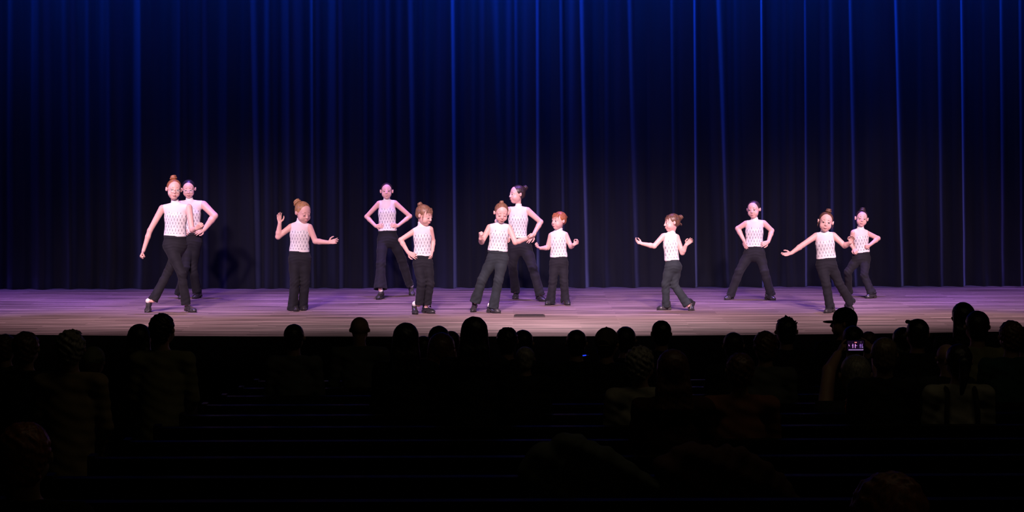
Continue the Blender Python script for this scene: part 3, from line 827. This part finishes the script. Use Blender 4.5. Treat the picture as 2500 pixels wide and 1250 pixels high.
DANCERS.append(('smiling girl in purple light facing front with both hands on her hips', dict(
    head=(944, 467, .0), hh=39, hrot=(2, 0, 0), neck=(944.5, 492), waist=(946, 561), hipL=(934, 586, 0), hipR=(960, 586, 0),
    shL=(925, 497, 0), shR=(965, 496, .0), elL=(895, 529, -.04), elR=(1001, 528, -.04), wrL=(917, 552, .04), wrR=(972, 551, .04),
    handL=(935, 551, .08, AWAY, -1, .15), handR=(952, 549, .08, AWAY, 1, .15), arm=(6.6, 5.0, 3.9),
    knL=(930, 645, .04), knR=(981, 634, .02), footL=(921, 732, -18, 22), footR=(1008, 722, 15, 35), hemL=(928, 706, 17.5), hemR=(1000, 697, 10),
    cw=43, ww=41, hw=48, hair=('dark', ((0, -.115, .055), .028), False), smile=.55, trousers='trouser_black', ears=1.15, hs=.8, seed=4, thigh=.56, knee=.46)))
DANCERS.append(('girl in profile looking down, hands on hips, in front of the smiling purple-lit girl', dict(
    head=(1036, 526, .02), hh=49, hrot=(58, 18, 0), neck=(1031, 553), waist=(1032, 622), hipL=(1021, 643, 0), hipR=(1044, 643, 0),
    shL=(1009, 566, 0), shR=(1051, 560, .0), elL=(978, 586, .02), elR=(1057, 588, -.06), wrL=(996, 616, .05), wrR=(1056, 612, .0),
    handL=(1018, 628, .09, AWAY, -1, .15), handR=(1054, 628, .03, (-1, 0, 0), 1, .3), arm=(7.0, 5.6, 4.2),
    knL=(1029, 692, .05), knR=(1050, 694, .05), footL=(1015, 768.5, 10, 24, .2), footR=(1062, 766, 52, 2, .2), hemL=(1022, 744, 10), hemR=(1040, 750, 12),
    cw=43, ww=41, hw=47, hair=('light_brown', ((-.01, -.085, .098), .026), True), down=True, tyaw=20, pyaw=20, seed=5, thigh=.56, knee=.42,
    wisps=[[(.06, .02, .05), (.075, .05, .0), (.07, .055, -.03)], [(-.06, .02, .05), (-.078, .035, .0), (-.07, .04, -.05)]], sockL=True, sockR=False, sleeve=0.9)))
DANCERS.append(('front centre girl in dark teal trousers looking down with one fist raised', dict(
    head=(1224, 520, .05), hh=46, hrot=(8, 22, 3), neck=(1220, 549), waist=(1215, 610), hipL=(1203, 632, 0), hipR=(1227, 632, 0),
    shL=(1195, 555, 0), shR=(1243, 556, .0), elL=(1176, 591, .03), elR=(1258, 592, .07), wrL=(1173, 583, .17), wrR=(1288, 582, .12),
    handL=(1172.5, 569, .20, (.8, .4, 0), 1, .95), handR=(1306, 577, .16, (0, .3, 1), 1, .25), arm=(7.4, 6.0, 4.5),
    knL=(1177, 684, .05), knR=(1217, 684, .06), footL=(1152, 763, -16, 32, .19), footR=(1223, 765, 62, 2, .195), hemL=(1160, 737, 14), hemR=(1204, 752, 12.5),
    cw=46, ww=44, hw=50, hair=('light_brown', ((0, -.06, .105), .024), False), down=True, trousers='trouser_teal', seed=6, clip=(0, 6.2), open=.001, thigh=.58, knee=.44, sockL=False, sockR=True, sleeve=0.9)))
DANCERS.append(('tall girl with a dark bun in left profile, behind the girl with a raised fist', dict(
    head=(1262, 475, .0), hh=44, hrot=(-62, 0, -2), neck=(1266, 509), waist=(1264, 579), hipL=(1256, 603, 0), hipR=(1283, 603, 0),
    shL=(1243, 513, .02), shR=(1288, 514, .0), elL=(1214, 540, -.02), elR=(1320, 542, -.02), wrL=(1228, 578, .02), wrR=(1303, 572, .05),
    handL=(1243, 588, .04, (.5, .8, 0), -1, .45), handR=(1284, 592, .1, AWAY, 1, .15), arm=(8.0, 6.0, 4.4),
    knL=(1251, 648, .06), knR=(1301, 655, .04), footL=(1254, 730.5, -22, 42), footR=(1331, 737, 30, 8), hemL=(1259, 712, 11), hemR=(1320, 722, 12),
    cw=48, ww=41, hw=56, hair=('dark', ((0, -.112, .075), .032), False), open=.002, trousers='trouser_black', tyaw=-12, clip=(1.0, 4.6), hs=.88, nr=.029, seed=7, thigh=.55, knee=.38, sockL=False, sockR=False)))
DANCERS.append(('smallest girl with red hair looking left, elbows bent and hands out, right of centre', dict(
    head=(1364, 539, .02), hh=43, hrot=(-48, 2, 3), neck=(1362.5, 566), waist=(1364, 625), hipL=(1354, 643, 0), hipR=(1375, 643, 0),
    shL=(1345, 575, 0), shR=(1381, 573, .0), elL=(1337, 605, -.01), elR=(1394, 602, .02), wrL=(1319, 606, .09), wrR=(1401, 597, .12),
    handL=(1304, 599, .14, (0, -.4, 1), 1, .5), handR=(1414, 589, .16, (-.3, -.8, .3), -1, .45), arm=(6.4, 5.4, 4.0),
    knL=(1350, 688, .04), knR=(1377, 688, .04), footL=(1332, 746, -34, 3, .18), footR=(1389, 746, 14, 3, .18), hemL=(1344, 740, 13), hemR=(1381, 739, 12.5),
    cw=39, ww=38, hw=43, hair=('red', ((.0, -.108, .035), .024), True), tyaw=-10, hs=.74, clip=(0, 6.2), ears=.9, seed=8, thigh=.56, knee=.44, sockL=False, sockR=False, sleeve=0.9)))
DANCERS.append(('girl walking to the left in profile with a curly brown bun, palms turned up', dict(
    head=(1640, 544, .0), hh=43, hrot=(-74, 4, -3), neck=(1636, 573), waist=(1640, 633), hipL=(1636, 652, .03), hipR=(1650, 652, -.03),
    shL=(1619, 577, .03), shR=(1652, 579, .0), elL=(1597, 601, .05), elR=(1666, 617, .03), wrL=(1568, 595, .09), wrR=(1675, 598, .08),
    handL=(1545, 587, .12, (0, -.6, .8), 1, .3), handR=(1692, 582, .10, (.3, -.9, .3), -1, .25), arm=(7.0, 5.8, 4.2),
    knL=(1625, 694, .05), knR=(1646, 696, -.02), footL=(1603, 757.5, -78, 2, .19), footR=(1682, 759, -35, 55, .18), hemL=(1626.5, 748, 10.5), hemR=(1680, 745, 12),
    cw=37, ww=34, hw=43, hair=('brown', ((0, -.118, .055), .032), True), tyaw=-25, pyaw=-60, dep=.8, trousers='trouser_teal', hs=.76, clip=(1.5, 4.2), seed=9, thigh=.62, knee=.44,
    wisps=[[(0, -.1, 0), (.02, -.12, -.03), (.0, -.125, -.055)], [(.03, -.09, .0), (.04, -.10, -.05)]], sockL=False, sockR=False, sleeve=0.7)))
DANCERS.append(('dark haired girl glancing sideways, hands on hips and legs planted wide apart', dict(
    head=(1840, 512, .0), hh=42, hrot=(-22, 4, -3), neck=(1842, 542), waist=(1841, 600), hipL=(1829, 619, 0), hipR=(1854, 619, 0),
    shL=(1821, 546, 0), shR=(1865, 545, .0), elL=(1801, 558, -.03), elR=(1884, 563, -.03), wrL=(1816, 587, .03), wrR=(1876, 590, .04),
    handL=(1820, 602, .05, (.8, .6, 0), -1, .2), handR=(1856, 599, .09, AWAY, 1, .15), arm=(7.2, 5.8, 4.2),
    knL=(1805, 663, .05), knR=(1866, 662, .05), footL=(1770, 733, -38, 3, .19), footR=(1893, 734, 35, 3, .19), hemL=(1783, 722, 10.5), hemR=(1883, 722, 11),
    cw=43, ww=41, hw=49, hair=('dark', ((0, -.105, .07), .026), False), hs=.78, tyaw=-8, seed=10, thigh=.54, knee=.42, sockL=False, sockR=False, sleeve=1.0)))
DANCERS.append(('girl with a messy brown top bun facing front, one arm stretched low sideways', dict(
    head=(2016, 542, .02), hh=47, hrot=(-6, 5, 9), neck=(2012, 573), waist=(2017, 628), hipL=(2006, 648, 0), hipR=(2029, 648, 0),
    shL=(1992, 576, 0), shR=(2035, 575, .0), elL=(1960, 598, .04), elR=(2062, 600, .03), wrL=(1932, 618, .08), wrR=(2076, 592, .12),
    handL=(1908, 624, .10, (.1, -.6, .8), 1, .15), handR=(2085, 574, .16, (-.2, -.9, 0), -1, .35), arm=(7.8, 6.3, 4.5),
    knL=(2018, 698, .05), knR=(2049, 693, .05), footL=(2013, 765, -48, 3, .19), footR=(2083, 760, 22, 24, .19), hemL=(2026, 754, 11.5), hemR=(2078, 741, 13),
    cw=46, ww=43, hw=50, hair=('brown', ((.012, -.02, .125), .032), False), smile=.15, hs=.8, clip=(3.4, 5.6), seed=11, thigh=.55, knee=.42, sleeve=.5,
    wisps=[[(-.07, .02, .02), (-.085, .0, -.04), (-.08, 0, -.07)], [(.07, .0, .02), (.088, -.01, -.04), (.078, -.02, -.08)]], sockL=False, sockR=False)))
DANCERS.append(('girl with a round top bun, fist on hip and one knee bent, farthest right', dict(
    head=(2103.5, 534, .0), hh=40, hrot=(-4, 2, 7), neck=(2100, 562), waist=(2104, 614), hipL=(2094, 632, 0), hipR=(2113, 631, 0),
    shL=(2083, 568, .02), shR=(2118, 570, .0), elL=(2076, 594, -.02), elR=(2144, 582, -.03), wrL=(2083, 606, .03), wrR=(2124, 598, .06),
    handL=(2088, 613, .06, AWAY, -1, .5), handR=(2113, 604, .09, (-.5, .7, 0), 1, .9), arm=(6.4, 5.2, 3.9),
    knL=(2070, 664, .10), knR=(2110, 673, .04), footL=(2052, 723, -50, 6, .18), footR=(2113, 729, -60, 2, .18), hemL=(2073, 716, 9), hemR=(2129, 720, 12),
    cw=37, ww=34, hw=41, hair=('dark', ((.0, -.02, .114), .038), False), hs=.72, ears=1.15, seed=12, thigh=.58, knee=.44, sockL=False, sockR=False, sleeve=0.6)))
for lb, p in DANCERS: dancer(lb, p)
# ================================================================== the audience
SHIRT = {k: cloth_mat('shirt_' + k, c, .9, .0) for k, c in dict(
    black=(.015, .014, .016), olive=(.26, .24, .12), tan=(.30, .22, .12), grey=(.12, .12, .11), navy=(.02, .025, .045), teal=(.02, .07, .06),
    maroon=(.06, .02, .02), cream=(.34, .32, .25), charcoal=(.03, .03, .03), orange=(.45, .09, .03), rust=(.26, .10, .06)).items()}
M['cap_olive'] = cloth_mat('cap_olive', (.30, .31, .19), .9, 0)
M['cap_brown'] = cloth_mat('cap_brown', (.16, .12, .09), .9, 0)
M['cap_black'] = cloth_mat('cap_black', (.01, .01, .01), .9, 0)
CLIPS = cloth_mat('ribbon', (.02, .02, .02), .8, 0)

SEATED = []
def spectator(label, u, v, wpx, style='short', hair='dark', shirt='black', yaw=0, pitch=0, roll=0, row=None, phone=False, extra=None, backpack=False, sw=1.0):
    want = F * .168 / wpx
    if row is not None: want = ROWS[row]
    for d in sorted(ROWS, key=lambda q: abs(q - want)):
        xx = at(u, v, d)[0]
        if all(abs(d - q) > .5 or abs(xx - z) > .47 for q, z in SEATED): break
    SEATED.append((d, at(u, v, d)[0]))
    hs = max(.8, min(1.3, wpx * d / F / .163))
    top = at(u, v, d); rowy = d - 20.5
    hc = top - vec(0, 0, .117 * hs)
    if style == 'cap': hc -= vec(0, 0, .008)
    hd = Head(hc, hs, 180 + yaw, pitch, roll); hd.hairm = HAIR[hair]
    x = top[0]; zf = FH(rowy); seat = zf + .42
    base = (x, rowy, zf)
    k = hs
    neck = hc - vec(0, 0, .155 * k); neck[0] = x
    pel = vec(x, rowy - .03, seat + .155)
    shw = .165 * k * sw
    shz = neck[2] - .045 * k
    S_ = {q: vec(x + q * shw, rowy, shz) for q in (-1, 1)}
    if not phone:
        E_ = {q: vec(x + q * (shw + .035), rowy + .05, max(shz - .27, seat + .17)) for q in (-1, 1)}
        W_ = {q: vec(x + q * .10, rowy + .24, seat + .22) for q in (-1, 1)}
    else:
        E_ = {-1: at(2024, 905, d + .22), 1: at(2146, 900, d + .22)}
        W_ = {-1: at(2045, 866, d + .40), 1: at(2135, 858, d + .40)}
    chest = vec(x, rowy, shz - .16 * k)
    def torso(S, g):
        S.cone(pel, chest, .145 * k + g, .140 * k + g, .03, (0, 1, 0), .7)
        S.cone(chest, vec(x, rowy, shz - .05), .140 * k + g, .11 * k + g, .03, (0, 1, 0), .7)
        for q in (-1, 1):
            S.cone(vec(x, rowy, shz - .03), S_[q], .070 * k + g, .052 * k + g, .03)
            S.cone(vec(x, rowy - .005, neck[2] + .005), S_[q] * .7 + vec(x, rowy, shz) * .3, .045 * k + g, .045 * k + g, .03)
    B = SDF(); hd.build(B, .9); torso(B, -.012)
    B.cone(neck - vec(0, 0, .05), hd.P(0, -.03, -.05), .052 * k, .048 * k, .02)
    legs = {}
    for q in (-1, 1):
        B.cone(S_[q], E_[q], .044 * k, .036 * k, .02); B.cone(E_[q], W_[q], .036 * k, .024 * k, .015)
        if phone:
            if q < 0: hand(B, W_[q], at(2060, 838, d + .42) - W_[q], (1, .3, .2), 1, (.1, .75, .9, .95), .95, .05)
            else: hand(B, W_[q], at(2112, 836, d + .42) - W_[q], (-.6, .6, -.5), -1, (.12, .18, .8, .9), .95, .12)
        else: hand(B, W_[q], vec(-q * .5, 1, -.1), vec(0, 0, -1), 1, .3, .95, .08)
        hip = vec(x + q * .085, rowy + .02, seat + .095); kn = vec(x + q * .12, rowy + .40, seat + .08); an = vec(x + q * .12, rowy + .36, zf + .09)
        legs[q] = (hip, kn, an)
        B.cone(hip, kn, .062, .048, .02); B.cone(kn, an, .045, .032, .01); B.cone(an, an + vec(0, .10, -.05), .03, .03, .01)
    V, Fc = polygonise(B, .0065 if phone else .010, 8)
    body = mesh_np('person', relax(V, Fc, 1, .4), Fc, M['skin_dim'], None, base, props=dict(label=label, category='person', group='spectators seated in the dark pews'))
    hd.eyes(body, base)
    # shirt
    S = SDF(); torso(S, .004)
    S.cone(neck - vec(0, 0, .04), neck + vec(0, -.004, .022 * k), .066 * k, .060 * k, .015)
    for q in (-1, 1):
        S.cone(S_[q], E_[q], .056 * k, .047 * k, .03); S.cone(E_[q], E_[q] + (W_[q] - E_[q]) * .85, .046 * k, .034 * k, .015)
    S.cut(neck + vec(0, 0, .020 * k), (0, .15, 1))
    sd = len(label) % 7
    S.disp = lambda P: .0045 * np.sin(P[:, 0] * 34 + P[:, 2] * 60 + sd) * np.sin(P[:, 2] * 23 - P[:, 1] * 30)
    V, Fc = polygonise(S, .011, 8); mesh_np('shirt', V, Fc, SHIRT[shirt], body, base)
    T = SDF()
    for q in (-1, 1):
        hip, kn, an = legs[q]; T.cone(hip, kn, .074, .058, .03); T.cone(kn, an, .056, .046, .01)
    T.ell(pel - vec(0, 0, .055), np.eye(3), (.155 * k, .125 * k, .092), .03)
    T.cut((x, rowy, zf + .02), (0, 0, -1))
    V, Fc = polygonise(T, .012, 8); mesh_np('trousers', V, Fc, SHIRT['charcoal'], body, base)
    for q in (-1, 1):
        an = legs[q][2]; Z = SDF(); Z.cone(vec(an[0], an[1] - .02, zf + .045), vec(an[0], an[1] + .15, zf + .035), .043, .035, .01); Z.cut((0, 0, zf + .002), (0, 0, -1))
        V, Fc = polygonise(Z, .012, 6); mesh_np('shoe', V, Fc, M['shoe'], body, base)
    # hair
    if style != 'bald':
        H = SDF(); full = dict(curly=1.08, spiky=1.0, long=1.06, messy=1.05).get(style, 1.0)
        hd.hair(H, low=-.085 if style not in ('long', 'pony') else -.30, full=full)
        H.ell(hd.P(0, -.05, -.045), hd.R, np.array((.062, .05, .045)) * hs, .02)
        if style == 'long':
            for xx in (-.052, -.02, .02, .052):
                H.chain([hd.P(xx, -.05, .02), hd.P(xx * 1.15, -.072, -.09), hd.P(xx * 1.35, -.075, -.19), hd.P(xx * 1.25, -.070, -.26)], [.034 * hs, .036 * hs, .036 * hs, .020 * hs], .015)
        if style == 'pony':
            H.chain([hd.P(0, -.10, .03), hd.P(0, -.15, .02), hd.P(0, -.155, -.08), hd.P(0.01, -.13, -.18)], [.02 * hs, .03 * hs, .03 * hs, .012 * hs], .01)
        rg = random.Random(len(label))
        if style == 'spiky':
            for _ in range(46):
                t, p_ = rg.uniform(0, 6.28), rg.uniform(0, 1.25)
                n_ = (math.sin(p_) * math.cos(t), math.sin(p_) * math.sin(t), math.cos(p_))
                b_ = [n_[0] * .076, n_[1] * .088 - .02, n_[2] * .078 + .033]; e_ = [b_[i] + n_[i] * .011 + rg.uniform(-.007, .007) for i in range(3)]
                H.cone(hd.P(*b_), hd.P(*e_), .010 * hs, .004 * hs, .004)
        amp = dict(curly=.007, messy=.004, spiky=.002).get(style, .0012)
        H.disp = lambda P: amp * (np.sin(P[:, 0] * 130 + 3 * np.sin(P[:, 2] * 60)) * np.sin(P[:, 1] * 120 + 2) + .6 * np.sin(P[:, 2] * 160 + P[:, 0] * 90))
        V, Fc = polygonise(H, .0075, 8); ho = mesh_np('hair', V, Fc, HAIR[hair], body, base)
        if style == 'bun':
            N_ = SDF(); N_.ell(hd.P(0, -.10, .085), hd.R, np.array((.036, .034, .034)) * hs)
            N_.chain([hd.P(.03 * math.cos(t), -.12, .085 + .03 * math.sin(t)) for t in np.linspace(0, 5.5, 9)], [.011 * hs] * 9, .004)
            V, Fc = polygonise(N_, .006, 8); mesh_np('bun', V, Fc, HAIR[hair], ho, base)
        if style == 'bow':
            N_ = SDF(); c0 = hd.P(.062, -.03, .085)
            for q in (-1, 1): N_.ell(c0 + hd.r * q * .018 + hd.u * .006, hd.R, (.019, .010, .016), .004)
            N_.cone(c0, c0 + hd.u * .01, .007)
            V, Fc = polygonise(N_, .005, 6); mesh_np('hair_bow', V, Fc, CLIPS, ho, base)
    if style == 'cap' or extra:
        cm = M[extra or 'cap_black']
        C_ = SDF(); C_.ell(hd.P(0, -.016, .036), hd.R, np.array((.088, .100, .092)) * hs); C_.cut(hd.P(0, 0, -.002), -hd.u)
        C_.ell(hd.P(0, -.016, .028), hd.R, np.array((.084, .096, .088)) * hs, .001, True)
        if extra == 'cap_brown': C_.ell(hd.P(0, -.115, .004), hd.R, np.array((.040, .05, .036)) * hs, .003, True)
        V, Fc = polygonise(C_, .0045, 8); co = mesh_np('cap', V, Fc, cm, body, base)
        if extra == 'cap_brown':
            mb = MB(); mb.tube([hd.P(.088 * math.sin(t), -.016 - .100 * math.cos(t), .004) for t in np.linspace(-.5, .5, 7)], .005); mb.build('strap', cm, co, base, True)
        K_ = SDF(); K_.ell(hd.P(0, .085, .010), hd.R, np.array((.066, .075, .010)) * hs); V, Fc = polygonise(K_, .0045, 8); mesh_np('brim', V, Fc, cm, co, base)
        K_ = SDF(); K_.ell(hd.P(0, -.016, .128), hd.R, np.array((.008, .008, .005)) * hs); V, Fc = polygonise(K_, .003, 6); mesh_np('button', V, Fc, SHIRT['charcoal'], co, base)
    if backpack:
        for q in (-1, 1):
            mb = MB(); xx = x + q * .10
            mb.tube([vec(xx, rowy - .105, shz - .24), vec(xx, rowy - .108, shz - .10), vec(xx * .9 + x * .1, rowy - .085, shz + .025), vec(xx * .92 + x * .08, rowy, shz + .062)], .017)
            mb.build('strap', SHIRT['charcoal'], body, base, True)
    if phone:
        Z = SDF(); Z.chain([vec(x + .075 * math.cos(t), rowy - .01 + .075 * math.sin(t), neck[2] - .02 + .02 * math.sin(2 * t)) for t in np.linspace(0, 6.28, 14)], [.026] * 14, .01)
        Z.chain([vec(x - .06, rowy - .09, neck[2] - .03), vec(x - .10, rowy - .115, neck[2] - .12), vec(x - .12, rowy - .11, neck[2] - .18)], [.024, .03, .02], .01)
        Z.chain([vec(x + .02, rowy - .10, neck[2] - .03), vec(x + .06, rowy - .12, neck[2] - .10), vec(x + .04, rowy - .12, neck[2] - .17)], [.022, .03, .02], .01)
        Z.disp = lambda P: .005 * np.sin(P[:, 0] * 90 + P[:, 2] * 120)
        V, Fc = polygonise(Z, .007, 8); mesh_np('scarf', V, Fc, SHIRT['orange'], body, base)
    return body

SPECT = [
 ('spectator with dark hair at the left picture edge, beside the brown haired one', 14, 816, 50, dict(style='messy', hair='brown', shirt='charcoal')),
 ('spectator with fluffy brown hair, second head from the left edge', 64, 809, 62, dict(style='messy', hair='brown', shirt='black')),
 ('spectator with curly greying hair and a tan jacket at the left', 172, 806, 66, dict(style='curly', hair='grey', shirt='tan', yaw=8)),
 ('child wearing a pale olive cap, low between the curly and the black heads', 229, 846, 52, dict(style='cap', extra='cap_olive', hair='brown', shirt='charcoal', row=1, sw=.8)),
 ('spectator with long black hair, left neighbour of the one in the olive shirt', 341, 791, 54, dict(style='long', hair='shade', shirt='black')),
 ('spectator with cropped angular hair and a crumpled olive shirt', 397, 765, 58, dict(style='messy', hair='shade', shirt='olive', yaw=-14)),
 ('spectator with a small cowlick sitting alone below the small blond dancer', 718, 790, 50, dict(style='short', hair='shade', shirt='grey')),
 ('close cropped man with protruding ears sitting alone left of the centre group', 878, 772, 47, dict(style='bald', hair='shade', shirt='grey', sw=1.15)),
 ('spectator with long hair falling wide, leftmost of the centre group', 991, 788, 60, dict(style='long', hair='shade', shirt='black')),
 ('low dark head between the long haired spectator and the round brown head', 1034, 819, 42, dict(style='short', hair='shade', shirt='black', sw=.85)),
 ('spectator with round dark hair and a lifted right shoulder in the centre group', 1072, 794, 52, dict(style='short', hair='shade', shirt='black', roll=4)),
 ('small head leaning out right of the round dark haired spectator', 1102, 807, 42, dict(style='short', hair='shade', shirt='black', sw=.8)),
 ('nearer spectator with faint brown hair in front of the centre group', 1078, 812, 62, dict(style='long', hair='brown', shirt='black', row=3)),
 ('spectator with very long straight dark hair, tallest head of the centre group', 1158, 773, 62, dict(style='long', hair='shade', shirt='black')),
 ('left one of two dark heads close together right of centre', 1238, 799, 50, dict(style='messy', hair='shade', shirt='black')),
 ('right one of two dark heads close together right of centre', 1277, 804, 49, dict(style='short', hair='shade', shirt='black')),
 ('nearer spectator with a faint grey head below the two dark heads', 1282, 845, 46, dict(style='short', hair='grey', shirt='black', row=4)),
 ('round dark head sitting alone between the pair and the brown cap', 1407, 804, 50, dict(style='short', hair='shade', shirt='black')),
 ('spectator wearing a brown cap with an arched opening at the back', 1482, 800, 54, dict(style='cap', extra='cap_brown', hair='shade', shirt='black', yaw=-18, row=1)),
 ('dark round head just right of the brown cap', 1527, 796, 50, dict(style='short', hair='shade', shirt='black', row=0)),
 ('spectator with grey-blond curls and a pale olive shirt, right of centre', 1564, 846, 64, dict(style='curly', hair='grey', shirt='cream', yaw=-24)),
 ('spectator with upright dark hair sitting below the walking dancer', 1614, 781, 48, dict(style='short', hair='shade', shirt='black', yaw=5)),
 ('spectator with very long brown hair beside the one with grey-blond curls', 1642, 853, 74, dict(style='long', hair='brown', shirt='maroon')),
 ('dark head in front of the stage edge left of the brown haired one', 1790, 810, 50, dict(style='short', hair='shade', shirt='black')),
 ('spectator with tousled brown hair and a rust sleeve leaning to the left', 1806, 861, 66, dict(style='messy', hair='brown', shirt='rust', roll=-4, sw=1.1)),
 ('spectator with brown hair just left of the spiky haired head', 1868, 808, 56, dict(style='messy', hair='brown', shirt='grey')),
 ('spectator with short spiky hair standing up in tufts', 1919, 773, 52, dict(style='spiky', hair='shade', shirt='black')),
 ('spectator with a dark cap whose brim points left', 2058, 751, 50, dict(style='cap', extra='cap_black', hair='shade', shirt='black', yaw=85, row=0)),
 ('dark round head right below the black cap', 2082, 794, 52, dict(style='short', hair='shade', shirt='black', row=2)),
 ('brown haired head between the black cap and the pale domed head', 2120, 808, 42, dict(style='short', hair='brown', shirt='black')),
 ('spectator with a pale brown domed head right of the phone', 2158, 822, 64, dict(style='short', hair='sandy', shirt='black')),
 ('grey haired spectator with an orange scarf holding up a phone', 2088, 864, 74, dict(style='short', hair='grey', shirt='charcoal', phone=True, row=5)),
 ('dark head half hidden behind the girl with the hair bow', 2203, 799, 48, dict(style='long', hair='shade', shirt='grey')),
 ('dark haired girl with a small bow on the left of her hair', 2239, 777, 55, dict(style='bow', hair='shade', shirt='black', roll=-3)),
 ('tallest dark silhouette near the right edge with swept hair', 2351, 738, 52, dict(style='long', hair='shade', shirt='black', row=1, roll=3)),
 ('dark round head leaning on the tallest silhouette, wearing an olive shirt', 2385, 757, 58, dict(style='short', hair='shade', shirt='olive', row=2, sw=1.1)),
 ('bald reddish head near the right edge', 2311, 838, 52, dict(style='bald', hair='shade', shirt='charcoal', row=3)),
 ('spectator with dark tied back hair and backpack straps over a cream shirt', 2340, 838, 64, dict(style='pony', hair='shade', shirt='cream', backpack=True, row=5)),
 ('spectator with brown hair at the right picture edge', 2468, 782, 58, dict(style='messy', hair='brown', shirt='teal', row=2)),
 ('dark head cut off by the right picture edge', 2504, 796, 52, dict(style='short', hair='shade', shirt='black', row=2)),
 ('blurred orange brown head at the bottom right, closest to the viewer', 2168, 1152, 182, dict(style='messy', hair='red', shirt='black', row=13)),
 ('faint reddish head low at the left, near the viewer', 62, 1030, 122, dict(style='messy', hair='red', shirt='black', row=10)),
]
for lb, u, v, w_, kw in SPECT: spectator(lb, u, v, w_, **kw)

# ---- phones
def emis(name, c, s):
    m = mat(name, (0, 0, 0), .4); b = m.node_tree.nodes['Principled BSDF']
    b.inputs['Emission Color'].default_value = (*c, 1); b.inputs['Emission Strength'].default_value = s; return m
E_P = emis('screen_pink', (.75, .30, .85), .9); E_V = emis('screen_violet', (.40, .18, .75), .7); E_R = emis('screen_red', (.9, .12, .12), .8)
E_W = emis('screen_white', (1, .9, .9), .8); E_F = emis('screen_floor', (.38, .22, .55), .6); E_B = emis('screen_blue', (.02, .06, 1), .9)
M['phone'] = mat('phone_case', (.01, .01, .012), .3); M['screen'] = emis('screen_dark', (.03, .01, .05), .25)
dph = ROWS[5] + .43
c0 = at(2089, 844, dph); px = dph / F
ph = MB(); ph.box((-.062, 0, -.036), (.062, .008, .036), 0, None, c0)
pho = ph.build('phone', [M['phone']], base=tuple(c0), props=dict(label='phone held up sideways by the grey haired spectator, filming the stage', category='phone'))
mb = MB(); mb.box((-.055, -.0012, -.033), (.055, .0, .033), 0, None, c0); mb.build('screen', M['screen'], pho, c0)
def scr(name, m, boxes, balls=()):
    mb = MB()
    for x0, z0, x1, z1 in boxes: mb.box((x0, -.0024, z0), (x1, -.0012, z1), 0, None, c0)
    for x, z, r in balls: mb.ball(c0 + vec(x, -.0012, z), r, np.diag((1, 1, 1)), 8, 6)
    mb.build(name, m, pho, c0)
Q = .0012
scr('stage_picture', E_F, [(-.048, -.031, .050, -.024)])
scr('caption_picture', E_R, [(-.008, .019, .008, .025)]); scr('caption_light', E_W, [(-.006, .021, .006, .024)])
for cx_, mm, sc_ in ((-.019, E_P, 1.0), (-.003, E_P, 1.0), (.031, E_V, 1.0), (.043, E_V, .7)):
    scr('dancer_picture', mm, [(cx_ - .003 * sc_, -.004, cx_ + .003 * sc_, .008), (cx_ - .0026, -.016, cx_ - .0008, -.004), (cx_ + .0008, -.016, cx_ + .0026, -.004)] +
        ([(cx_, -.001, cx_ + .013, .0015)] if cx_ == -.003 else [(cx_ - .006 * sc_, .000, cx_, .002)]), [(cx_, .0105, .0025)])
scr('icon', E_W, [(.047, -.011, .0495, -.0085), (.047, -.026, .0495, -.0235), (.034, .023, .036, .025)])
scr('dancer_picture', E_P, [(-.047, .000, -.044, .009), (-.045, -.003, -.041, .001)])
# small phone glowing blue, lower
d2 = 17.6; c1 = at(1425, 868, d2)
mb = MB(); mb.box((-.045, 0, -.010), (.045, .07, -.002), 0, None, c1)
p2 = mb.build('phone', M['phone'], base=tuple(c1), props=dict(label='phone glowing blue in a lap left of the brown cap', category='phone'))
mb = MB(); mb.tube([c1 + vec(-.036, -.002, -.003), c1 + vec(.0, -.002, .0), c1 + vec(.022, -.002, .003)], .0055); mb.build('screen', E_B, p2, c1, True)

# ---- coats left over the pew backs
def coat(label, row, u0, u1, v0, m, seed, sleeve=1, h=.013):
    d = ROWS[row] - .26; y = d - 20.5; zr = FH(ROWS[row] - 20.5) + .825
    a_, b_ = at(u0, v0, d), at(u1, v0, d); x0, x1 = a_[0], b_[0]; w_ = x1 - x0; top = a_[2]
    S = SDF(); n = 7; rg = random.Random(seed)
    for i in range(n):
        t = i / (n - 1); x = x0 + .05 + t * (w_ - .10); zz = zr + .02 + (top - zr - .03) * math.sin(math.pi * min(1, .15 + t * .8)) * rg.uniform(.75, 1.0)
        S.cone((x, y - .045, zr - .20 + rg.uniform(-.04, .03)), (x, y - .03, zz - .03), .045, .050, .05)
        S.cone((x, y + .045, zr - .12), (x, y + .02, zz - .03), .045, .050, .05)
        S.cone((x, y - .03, zz - .03), (x, y + .03, zz - .03), .05, .05, .05)
    e = x1 - .03 if sleeve > 0 else x0 + .03
    S.chain([(e, y - .05, zr + .02), (e + sleeve * .10, y - .06, zr - .05), (e + sleeve * .17, y - .06, zr - .14)], [.055, .05, .04], .02)
    S.disp = lambda P: .009 * np.sin(P[:, 0] * 22 + P[:, 2] * 45 + seed) + .005 * np.sin(P[:, 0] * 70 - P[:, 2] * 50 + seed * 2)
    V, Fc = polygonise(S, h, 8)
    mesh_np('coat', V, Fc, m, base=((x0 + x1) / 2, y, zr - .2), props=dict(label=label, category='coat'))
coat('grey-green coat draped in a heap over an empty pew back near the bottom centre', 8, 1275, 1545, 1064, cloth_mat('coat_grey', (.11, .12, .10), .9, 0), 1)
coat('brown coat spread over an empty pew back right of the grey-green coat', 8, 1600, 1870, 1084, cloth_mat('coat_brown', (.10, .05, .045), .9, 0), 3)
